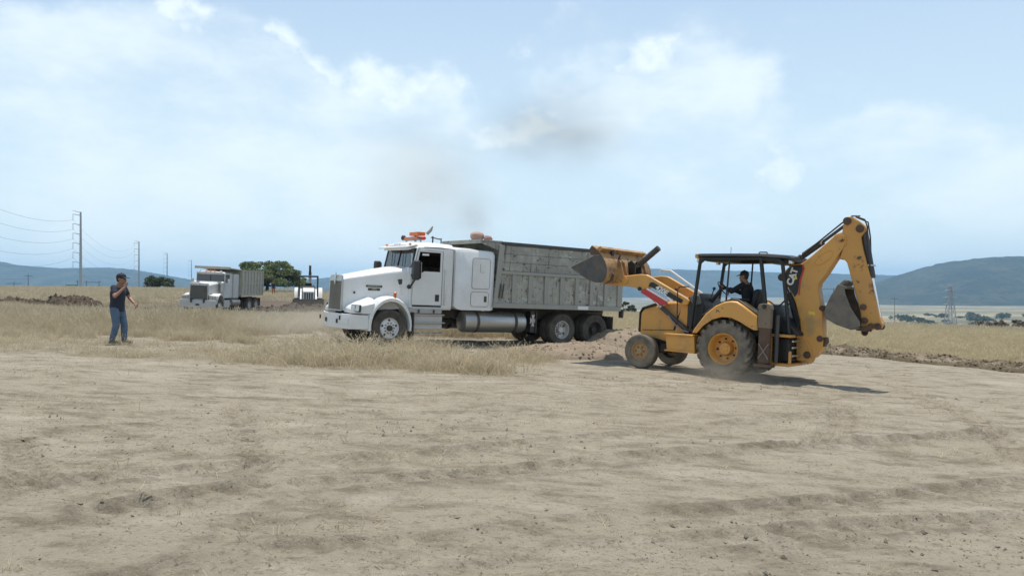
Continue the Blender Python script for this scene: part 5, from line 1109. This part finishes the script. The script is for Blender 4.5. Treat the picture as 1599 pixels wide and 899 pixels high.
for s in (1, -1):
    secs = []
    for k in range(15):
        t = R(10+k*(165/14)); c, sn = math.cos(t), math.sin(t); P = lambda r, y: (r*c*1.02, s*y, .56+r*sn*1.25); secs.append([P(.60, .66), P(.60, 1.20), P(.66, 1.20), P(.69, 1.10), P(.69, .66)])
    f = B().loft(secs).build('fender', W['white_far'], T2)
    b = B(); b.loft([[(.35, s*.66, 1.0), (.35, s*1.20, 1.0), (.35, s*1.18, 1.28), (.35, s*.66, 1.36)], [(.72, s*.66, 1.0), (.72, s*1.20, 1.0), (.72, s*1.18, 1.26), (.72, s*.66, 1.32)]]); n_ = b.build('fender_nose', W['white_far'], f, .03)
    B().bb(.715, .75, s*.74, s*1.14, 1.08, 1.24).build('headlight_bezel', W['grille'], n_, .01)
    for y in (.84, 1.04): B().bb(.75, .76, s*y-.08, s*y+.08, 1.10, 1.22).build('headlight', W['lamp'], n_)
    B().bb(-1.7, -.75, s*.6, s*1.12, .45, .95).build('battery_box', W['alu_paint'], T2, .02); B().lathe([(.02, 0), (.30, .03), (.30, 1.4), (.02, 1.43)], (-3.6, s*.85, .75), 'x', 22).build('fuel_tank', W['alu'], T2)
    B().lathe([(.16, 0), (.16, .62), (.10, .66)], (-.72, s*.95, 1.55), 'z', 16).build('air_cleaner', W['alu'], T2)
    B().bb(-1.05, -.98, s*1.2, s*1.36, 1.9, 2.4).build('mirror', W['white_far'], T2, .02)
    B().lathe([(.03, 0), (.025, .02)], (.2, s*.64, 1.75), 'y', 10).build('side_lamp', W['frame'], T2)
b = B(); b.bb(-2.35, -.95, -1.0, 1.0, 1.08, 1.16); b.bb(-2.35, -2.29, -1.0, 1.0, 1.16, 2.8)
for s in (1, -1):
    y0, y1 = (.95, 1.0) if s > 0 else (-1.0, -.95); b.bb(-2.35, -.95, y0, y1, 1.1, 2.15); b.bb(-2.35, -1.85, y0, y1, 2.15, 2.8); b.bb(-1.12, -.98, y0, y1, 2.15, 2.8); b.bb(-1.85, -1.12, y0, y1, 2.70, 2.8)
    B().bb(-1.85, -1.12, s*.97, s*.975, 2.15, 2.70).build('window_pane', W['glass_dark'], T2)
b.bb(-1.0, -.92, -.95, .95, 1.1, 2.24); b.bb(-1.06, -.98, -.95, .95, 2.70, 2.82)
cb2 = b.build('cab', W['white_far'], T2, .02)
b = B(); b.loft([[(x, -.98, z-.06), (x, -.9, z), (x, 0, z+.05), (x, .9, z), (x, .98, z-.06)] for x, z in ((-.86, 2.84), (-1.1, 2.88), (-2.4, 2.88))]); b.build('cab_roof', W['white_far'], T2)
for y0, y1 in ((-.92, -.02), (.02, .92)): B().add([(-.965, y0, 2.24), (-.965, y1, 2.24), (-1.02, y1, 2.70), (-1.02, y0, 2.70)], [(0, 1, 2, 3)]).build('windscreen_pane', W['glass_dark'], cb2)
for y in (-.75, -.3, 0, .3, .75): B().ball((-.95, y, 2.95), (.10, .06, .045), 8, 5).build('marker_lamp', W['amber'] if abs(y) < .5 else W['chrome'], T2)
b = B(); b.bb(-3.3, -2.38, -1.1, 1.1, 1.05, 2.78); b.build('sleeper', W['white_far'], T2, .05)
b = B(); b.bb(-7.7, -3.4, -1.2, 1.2, 1.2, 1.3); b.bb(-7.7, -3.4, -1.25, -1.2, 1.2, 3.05); b.bb(-7.7, -3.4, 1.2, 1.25, 1.2, 3.05); b.bb(-3.45, -3.4, -1.2, 1.2, 1.3, 3.1); b.bb(-7.75, -7.7, -1.25, 1.25, 1.2, 3.0)
bd2 = b.build('bed', W['bed_far'], T2, .01)
b = B(); b.prism([(-3.4, 3.02), (-3.4, 3.10), (-1.25, 3.20), (-1.25, 3.13)], -1.25, 1.25); b.bb(-1.30, -1.22, -1.25, 1.25, 3.08, 3.26); b.build('cab_protector', W['bed_far'], bd2, .01)
for s in (1, -1):
    B().bb(-7.7, -3.4, s*1.251, s*1.30, 2.98, 3.06).build('top_rail', W['bed_far'], bd2); B().bb(-7.7, -3.4, s*1.251, s*1.30, 1.2, 1.32).build('bottom_rail', W['bed_far'], bd2); B().bb(-7.7, -3.4, s*1.251, s*1.29, 2.05, 2.15).build('mid_rail', W['bed_far'], bd2)
    for k in range(8): x = -3.46-4.18*k/7; B().bb(x-.06, x+.06, s*1.251, s*1.31, 1.325, 2.975).build('post', W['bed_far'], bd2)
    B().bb(-7.4, -7.37, s*.55, s*1.2, .2, 1.0).build('mud_flap', W['frame'], T2)
ux, uy = XY(317, 52.5), 52.5
place(T2, ux, uy, R(268), 0, 2.0)
# ================================================================== WHITE LOADER (far)
K2 = empty('backhoe_loader'); tag(K2, 'small white backhoe loader working beside the wide green tree', 'backhoe loader')
wheel_set(K2, mr, mf, W['white_far'], W['white_far'])
b = B(); b.bb(-.9, 2.3, -.36, .36, .6, .95); b.build('chassis', W['grime'], K2, .03)
b = B(); b.loft([hs(2.45, .42, .8, 1.55), hs(1.8, .44, .75, 1.72), hs(1.1, .46, .7, 1.80)]); h2 = b.build('engine_hood', W['white_far'], K2, .03)
for y in (-.25, -.08, .09, .26): B().bb(2.45, 2.47, y-.05, y+.05, .95, 1.45).build('grille_slot', W['black'], h2)
for s in (1, -1):
    B().loft([[(x, s*y, 1.0+(z-1.0)*k) for x, z in fo] for y, k in ((.56, 1.), (1.0, 1.), (1.06, .97))]).build('fender', W['white_far'], K2)
    for p, q in (((.8, s*.70, 2.6), (.95, s*.70, 1.1)), ((-.9, s*.70, 2.6), (-1.0, s*.70, 1.1))): B().tube([p, q], .05, 8).build('cab_post', W['char'], K2)
    B().prism([(2.9, .75), (2.7, 1.0), (1.2, 1.72), (1.1, 1.6), (2.6, .85), (2.75, .6)], s*.56-.06, s*.56+.06).build('loader_arm', W['white_far'], K2, .01)
b = B(); b.bb(-1.0, .85, -.75, .75, 2.6, 2.72); b.build('cab_roof', W['char'], K2, .03)
b = B(); b.bb(-.4, .1, -.25, .25, 1.4, 1.55); b.bb(-.5, -.38, -.25, .25, 1.5, 2.1); b.build('seat', W['seat'], K2, .04)
b = B(); b.prism([(1.15, 1.1), (1.15, 1.85), (.9, 1.95), (.8, 1.1)], -.5, .5); b.build('dash_console', W['black'], K2, .03)
B().prism([(3.55, .25), (3.1, .2), (2.85, .4), (2.85, .8), (3.05, 1.0), (3.0, .8), (2.95, .5), (3.12, .3)], -1.15, 1.15).build('loader_bucket', W['steel_worn'], K2, .006)
B().prism([(-1.2, .6), (-1.5, .6), (-1.7, 1.8), (-1.55, 3.0), (-1.35, 3.0), (-1.45, 1.8)], .0, .24).build('boom', W['white_far'], K2, .015)
B().prism([(-1.32, 2.6), (-1.55, 2.6), (-1.62, 3.55), (-1.45, 3.62), (-1.3, 3.5)], .02, .20).build('stick', W['steel_dark'], K2, .012)
B().prism([(-1.5, 1.9), (-1.9, 1.7), (-2.0, 1.3), (-1.8, 1.1), (-1.6, 1.4)], -.25, .45).build('digging_bucket', W['steel_worn'], K2, .01)
b = B(); b.bb(-1.3, -.95, -1.0, 1.0, .4, 1.1); b.build('hoe_frame', W['white_far'], K2, .02)
place(K2, XY(481, 61), 61, R(285))

# ================================================================== PEOPLE
def person(name, label, J, shirt, trousers, sleeve=.45, hold=(), capm='cap', skin='skin', long_sleeve=False):
    """J: joints in metres (facing +x, left +y); body and clothes are voxel-fused so each is one surface"""
    P = empty(name); V = lambda k: Vector(J[k])
    def fused(nm, b, m, vox, par=P, it=6):
        o = b.build(nm, m, par, smooth=True); r = o.modifiers.new('fuse', 'REMESH'); r.mode = 'VOXEL'; r.voxel_size = vox; r.use_smooth_shade = True
        s = o.modifiers.new('soften', 'SMOOTH'); s.iterations = it; s.factor = .5; return o
    def limb(b, a, c, r0, r1, rm=None):
        a, c = Vector(a), Vector(c); m = a.lerp(c, .4); b.tube([a, m, c], [r0, rm or (r0+r1)/2*1.03, r1], 14); b.ball(a, r0*.98, 12, 8); b.ball(c, r1*.98, 12, 8)
    def trunk(b, grow):
        pel, ch, nk = V('pelvis'), V('chest'), V('neck'); ax = (ch-pel); secs = []
        left = (V('lsh')-V('rsh')); left.z *= .6; left.normalize(); 
        for t, rx, ry in ((-.28, .115, .145), (0, .125, .165), (.35, .12, .155), (.7, .125, .17), (1.0, .125, .185), (1.22, .105, .175), (1.34, .07, .10)):
            c = pel+ax*t; fwd = left.cross(ax.normalized()).normalized(); secs.append([tuple(c+fwd*math.cos(k*math.pi/8)*(rx+grow)+left*math.sin(k*math.pi/8)*(ry+grow)) for k in range(16)])
        b.loft(secs)
    body = B(); trunk(body, 0); body.tube([V('chest')+Vector((0, 0, .08)), V('neck'), V('head')-Vector((0, 0, .04))], [.075, .062, .06], 12)
    h = V('head'); fx = Vector(J.get('face', (1, 0, 0))).normalized(); sy = Vector((0, 0, 1)).cross(fx).normalized(); up = Vector((0, 0, 1))
    def hp(x, y, z): return h+fx*x+sy*y+up*z
    for c, r in (((-.01, 0, .04), (.095, .076, .10)), ((.03, 0, -.03), (.07, .062, .085)), ((.06, 0, -.085), (.035, .035, .03))): body.ball(hp(*c), r, 14, 10)
    body.tube([hp(.085, 0, .025), hp(.112, 0, -.018), hp(.085, 0, -.03)], [.010, .016, .012], 8); body.ball(hp(.088, 0, -.058), (.012, .024, .012), 8, 6)
    for s in (1, -1): body.ball(hp(-.012, s*.078, .005), (.022, .012, .034), 8, 6)
    for sd_ in ('l', 'r'):
        limb(body, V(sd_+'sh'), V(sd_+'el'), .054, .042); limb(body, V(sd_+'el'), V(sd_+'wr'), .043, .028)
        wr = V(sd_+'wr'); d = (wr-V(sd_+'el')).normalized(); hd = Vector(J.get(sd_+'hand', tuple(d))).normalized(); n = hd.cross(Vector((0, 1, 0)) if abs(hd.y) < .8 else Vector((1, 0, 0))).normalized(); sd2 = hd.cross(n)
        body.tube([wr, wr+hd*.045, wr+hd*.09], [.026, .036, .034], 10, .62)
        for k, (L, off) in enumerate(((.065, -.028), (.075, -.009), (.070, .010), (.055, .028))):
            a = wr+hd*.082+sd2*off; body.tube([a, a+hd*L*.55+n*.010, a+hd*L*.85+n*.034], [.0095, .009, .0075], 7)
        a = wr+hd*.03+sd2*-.03; body.tube([a, a+hd*.03+sd2*-.022+n*.012, a+hd*.065+sd2*-.018+n*.03], [.012, .0105, .0085], 7)
        limb(body, V(sd_+'hip'), V(sd_+'kn'), .085, .056); limb(body, V(sd_+'kn'), V(sd_+'an'), .058, .040)
    fused('body', body, W[skin], .0095, it=2)
    sh = B(); trunk(sh, .016)
    for sd_ in ('l', 'r'):
        a, e = V(sd_+'sh'), V(sd_+'el'); limb(sh, a, a.lerp(e, 1.0 if long_sleeve else .62), .070, .060)
        if long_sleeve: limb(sh, e, V(sd_+'wr'), .058, .042)
    fused('shirt', sh, W[shirt], .014)
    tr = B(); pel = V('pelvis'); tr.ball(pel-Vector((0, 0, .02)), (.135, .178, .13), 16, 10)
    for sd_ in ('l', 'r'): limb(tr, V(sd_+'hip'), V(sd_+'kn'), .100, .074); limb(tr, V(sd_+'kn'), V(sd_+'an')+Vector((0, 0, .02)), .074, .062)
    fused('trousers', tr, W[trousers], .014)
    for sd_ in ('l', 'r'):
        an = V(sd_+'an'); tf = Vector(J.get(sd_+'toe', (1, 0, 0))).normalized(); bt = B(); bt.tube([an+Vector((0, 0, .10)), an+Vector((0, 0, -.02))], [.052, .052], 12)
        bt.tube([an-tf*.07+Vector((0, 0, -.04)), an+tf*.05+Vector((0, 0, -.045)), an+tf*.16+Vector((0, 0, -.055)), an+tf*.20+Vector((0, 0, -.06))], [.045, .05, .045, .025], 12, .8); fused('boot', bt, W['boot'], .012, it=3)
    hr = B(); hr.ball(hp(-.025, 0, .05), (.092, .083, .088), 14, 10); hr.ball(hp(-.05, 0, -.01), (.055, .072, .06), 12, 8); hr.build('hair', W['hair'], P)
    cp = B(); cp.ball(hp(-.008, 0, .075), (.108, .088, .088), 16, 10); cp.ball(hp(0, 0, .165), .012, 8, 5); cap_ = cp.build('cap', W[capm], P)
    br = B(); secs = []
    for k in range(9):
        a = R(-62+k*15.5); r1 = .098; r2 = .098+.092*math.cos(a)**.5; secs.append([tuple(hp(math.cos(a)*r1, math.sin(a)*.085, .062)), tuple(hp(math.cos(a)*r2, math.sin(a)*.088, .046)), tuple(hp(math.cos(a)*r2, math.sin(a)*.088, .054)), tuple(hp(math.cos(a)*r1, math.sin(a)*.085, .074))])
    br.loft(secs); br.build('cap_brim', W[capm], cap_)
    for s in (1, -1): B().ball(hp(.082, s*.032, .018), .012, 8, 6).build('eye', W['eye'], P)
    return tag(P, label, 'person')
walker = dict(pelvis=(0, 0, .90), chest=(.02, 0, 1.26), neck=(.055, 0, 1.45), head=(.10, 0, 1.575), face=(1, .05, -.08),
    rsh=(.03, -.175, 1.385), rel=(.135, -.30, 1.17), rwr=(.275, -.15, 1.40), rhand=(.35, .3, .85), lsh=(.04, .175, 1.385), lel=(.13, .25, 1.13), lwr=(.30, .15, 1.00), lhand=(.55, -.1, -.8),
    rhip=(0, -.095, .86), rkn=(.04, -.10, .47), ran=(-.05, -.10, .105), rtoe=(1, -.1, 0), lhip=(.01, .095, .86), lkn=(.10, .10, .48), lan=(.10, .10, .10), ltoe=(1, .08, .02))
man = person('person', 'walking man in dark cap, navy shirt and jeans raising a hand to his face', walker, 'navy', 'jeans')
mx, my = XY(183, 18.9), 18.9; man.location = (mx, my, float(surf(mx, my))-.005); man.rotation_euler = (0, 0, R(-4)); man.scale = (1.10, 1.15, 1)
ph = B(); ph.box((0, 0, 0), (.012, .074, .15)); pho = ph.build('mobile_phone', W['black'], None, .006); pho.rotation_euler = (R(10), R(30), R(20))
pho.location = Vector((mx, my, float(surf(mx, my))))+Matrix.Rotation(R(-4), 3, 'Z') @ Vector((.398, .168, .920)); tag(pho, 'black mobile phone held low by the walking man', 'phone')
driver = dict(pelvis=(-.14, 0, 1.70), chest=(-.10, 0, 2.05), neck=(-.05, 0, 2.235), head=(-.005, 0, 2.345), face=(1, .1, -.15),
    rsh=(-.08, -.185, 2.16), rel=(.16, -.27, 1.97), rwr=(.38, -.13, 2.06), rhand=(.8, .1, .2), lsh=(-.06, .185, 2.16), lel=(.18, .26, 1.99), lwr=(.40, .13, 2.08), lhand=(.8, -.1, .2),
    rhip=(-.10, -.10, 1.68), rkn=(.34, -.13, 1.70), ran=(.46, -.13, 1.25), rtoe=(1, 0, .2), lhip=(-.10, .10, 1.68), lkn=(.34, .13, 1.70), lan=(.46, .13, 1.25), ltoe=(1, 0, .2))
op = person('person', 'seated operator in dark clothes and cap inside the backhoe cab', driver, 'dark_cloth', 'dark_cloth', long_sleeve=True); op.matrix_world = K.matrix_world
standing = dict(pelvis=(0, 0, .90), chest=(.0, 0, 1.26), neck=(.0, 0, 1.45), head=(.02, 0, 1.575), face=(.3, -1, 0),
    rsh=(0, -.18, 1.39), rel=(.03, -.26, 1.12), rwr=(.10, -.24, .90), lsh=(0, .18, 1.39), lel=(.03, .26, 1.12), lwr=(.10, .24, .90),
    rhip=(0, -.10, .86), rkn=(.02, -.12, .47), ran=(-.02, -.13, .10), lhip=(0, .10, .86), lkn=(.02, .12, .47), lan=(-.02, .14, .10))
far_p = person('person', 'tiny far figure in dark top and orange trousers under the wide tree', standing, 'navy', 'orange_cloth'); fx_, fy_ = XY(427, 92), 92.; far_p.location = (fx_, fy_, float(gz(fx_, fy_))); far_p.rotation_euler = (0, 0, R(-70))

# ================================================================== SMOKE, DUST, HAZE
def puff(name, label, px, py, Y, size, density, colr, scale, seed, cat='smoke', z=None, ani=0.):
    X = XY(px, Y); zc = z if z is not None else CAMZ-(py-449.5)/FPX*Y
    b = B(); b.ball((0, 0, 0), 1.0, 20, 12); m = bpy.data.materials.new(name); m.use_nodes = True; nt = m.node_tree; nt.nodes.clear()
    pv = nd(nt, 'ShaderNodeVolumePrincipled'); out = nd(nt, 'ShaderNodeOutputMaterial'); nt.links.new(pv.outputs[0], out.inputs['Volume']); pv.inputs['Color'].default_value = (*colr, 1); pv.inputs['Anisotropy'].default_value = ani
    tcn = nd(nt, 'ShaderNodeTexCoord'); ln = nd(nt, 'ShaderNodeVectorMath', operation='LENGTH'); nt.links.new(tcn.outputs['Object'], ln.inputs[0])
    fall = nd(nt, 'ShaderNodeMapRange', interpolation_type='SMOOTHSTEP'); nt.links.new(ln.outputs['Value'], fall.inputs[0]); fall.inputs[1].default_value = .98; fall.inputs[2].default_value = .05
    mp = nd(nt, 'ShaderNodeMapping'); mp.inputs['Location'].default_value = (seed, seed*.7, seed*.3); nt.links.new(tcn.outputs['Object'], mp.inputs[0])
    nz = nd(nt, 'ShaderNodeTexNoise'); nz.inputs['Scale'].default_value = scale; nz.inputs['Detail'].default_value = 4; nt.links.new(mp.outputs[0], nz.inputs['Vector'])
    cut = nd(nt, 'ShaderNodeMapRange'); nt.links.new(nz.outputs['Fac'], cut.inputs[0]); cut.inputs[1].default_value = .30; cut.inputs[2].default_value = .72
    m1 = nd(nt, 'ShaderNodeMath', operation='MULTIPLY'); nt.links.new(fall.outputs[0], m1.inputs[0]); nt.links.new(cut.outputs[0], m1.inputs[1])
    m2 = nd(nt, 'ShaderNodeMath', operation='MULTIPLY'); nt.links.new(m1.outputs[0], m2.inputs[0]); m2.inputs[1].default_value = density; nt.links.new(m2.outputs[0], pv.inputs['Density'])
    o = b.build(name, m); o.location = (X, Y, zc); o.scale = size; return tag(o, label, cat, kind='stuff')
puff('smoke', 'dark grey exhaust smoke puff drifting above the dump bed', 872, 206, 26, (3.5, 2.0, 2.1), .34, (.22, .21, .20), 1.5, 3)
puff('smoke', 'brownish smoke rising off the front of the dump bed', 742, 345, 28, (1.5, 1.4, 1.6), .30, (.46, .40, .34), 1.6, 21)
puff('smoke', 'faint brownish smoke drifting high over the white cab', 655, 285, 27, (3.8, 2.0, 3.0), .26, (.50, .43, .36), 1.3, 8)
puff('dust', 'pale dust kicked up around the backhoe rear wheel', 1150, 585, 17.3, (1.8, .8, .5), 1.6, (.88, .80, .68), 1.8, 5, 'dust', float(gz(5, 17.3))+.12, .3)
puff('dust', 'thin dust drifting about the front wheels of the white truck', 505, 515, 23.8, (4.0, 1.7, 1.2), .60, (.90, .84, .74), 1.2, 12, 'dust', None, .3)
hz = bpy.data.materials.new('haze_air'); hz.use_nodes = True; nt = hz.node_tree; nt.nodes.clear()
pv = nd(nt, 'ShaderNodeVolumePrincipled'); out = nd(nt, 'ShaderNodeOutputMaterial'); nt.links.new(pv.outputs[0], out.inputs['Volume'])
pv.inputs['Color'].default_value = (.40, .68, 1.0, 1); pv.inputs['Density'].default_value = 1.5e-4; pv.inputs['Anisotropy'].default_value = .4
b = B(); b.bb(-9500, 9500, -400, 9500, -95, 215); hzo = b.build('haze', hz, smooth=False); tag(hzo, 'pale blue haze filling the far valley and hills', 'haze', kind='stuff')
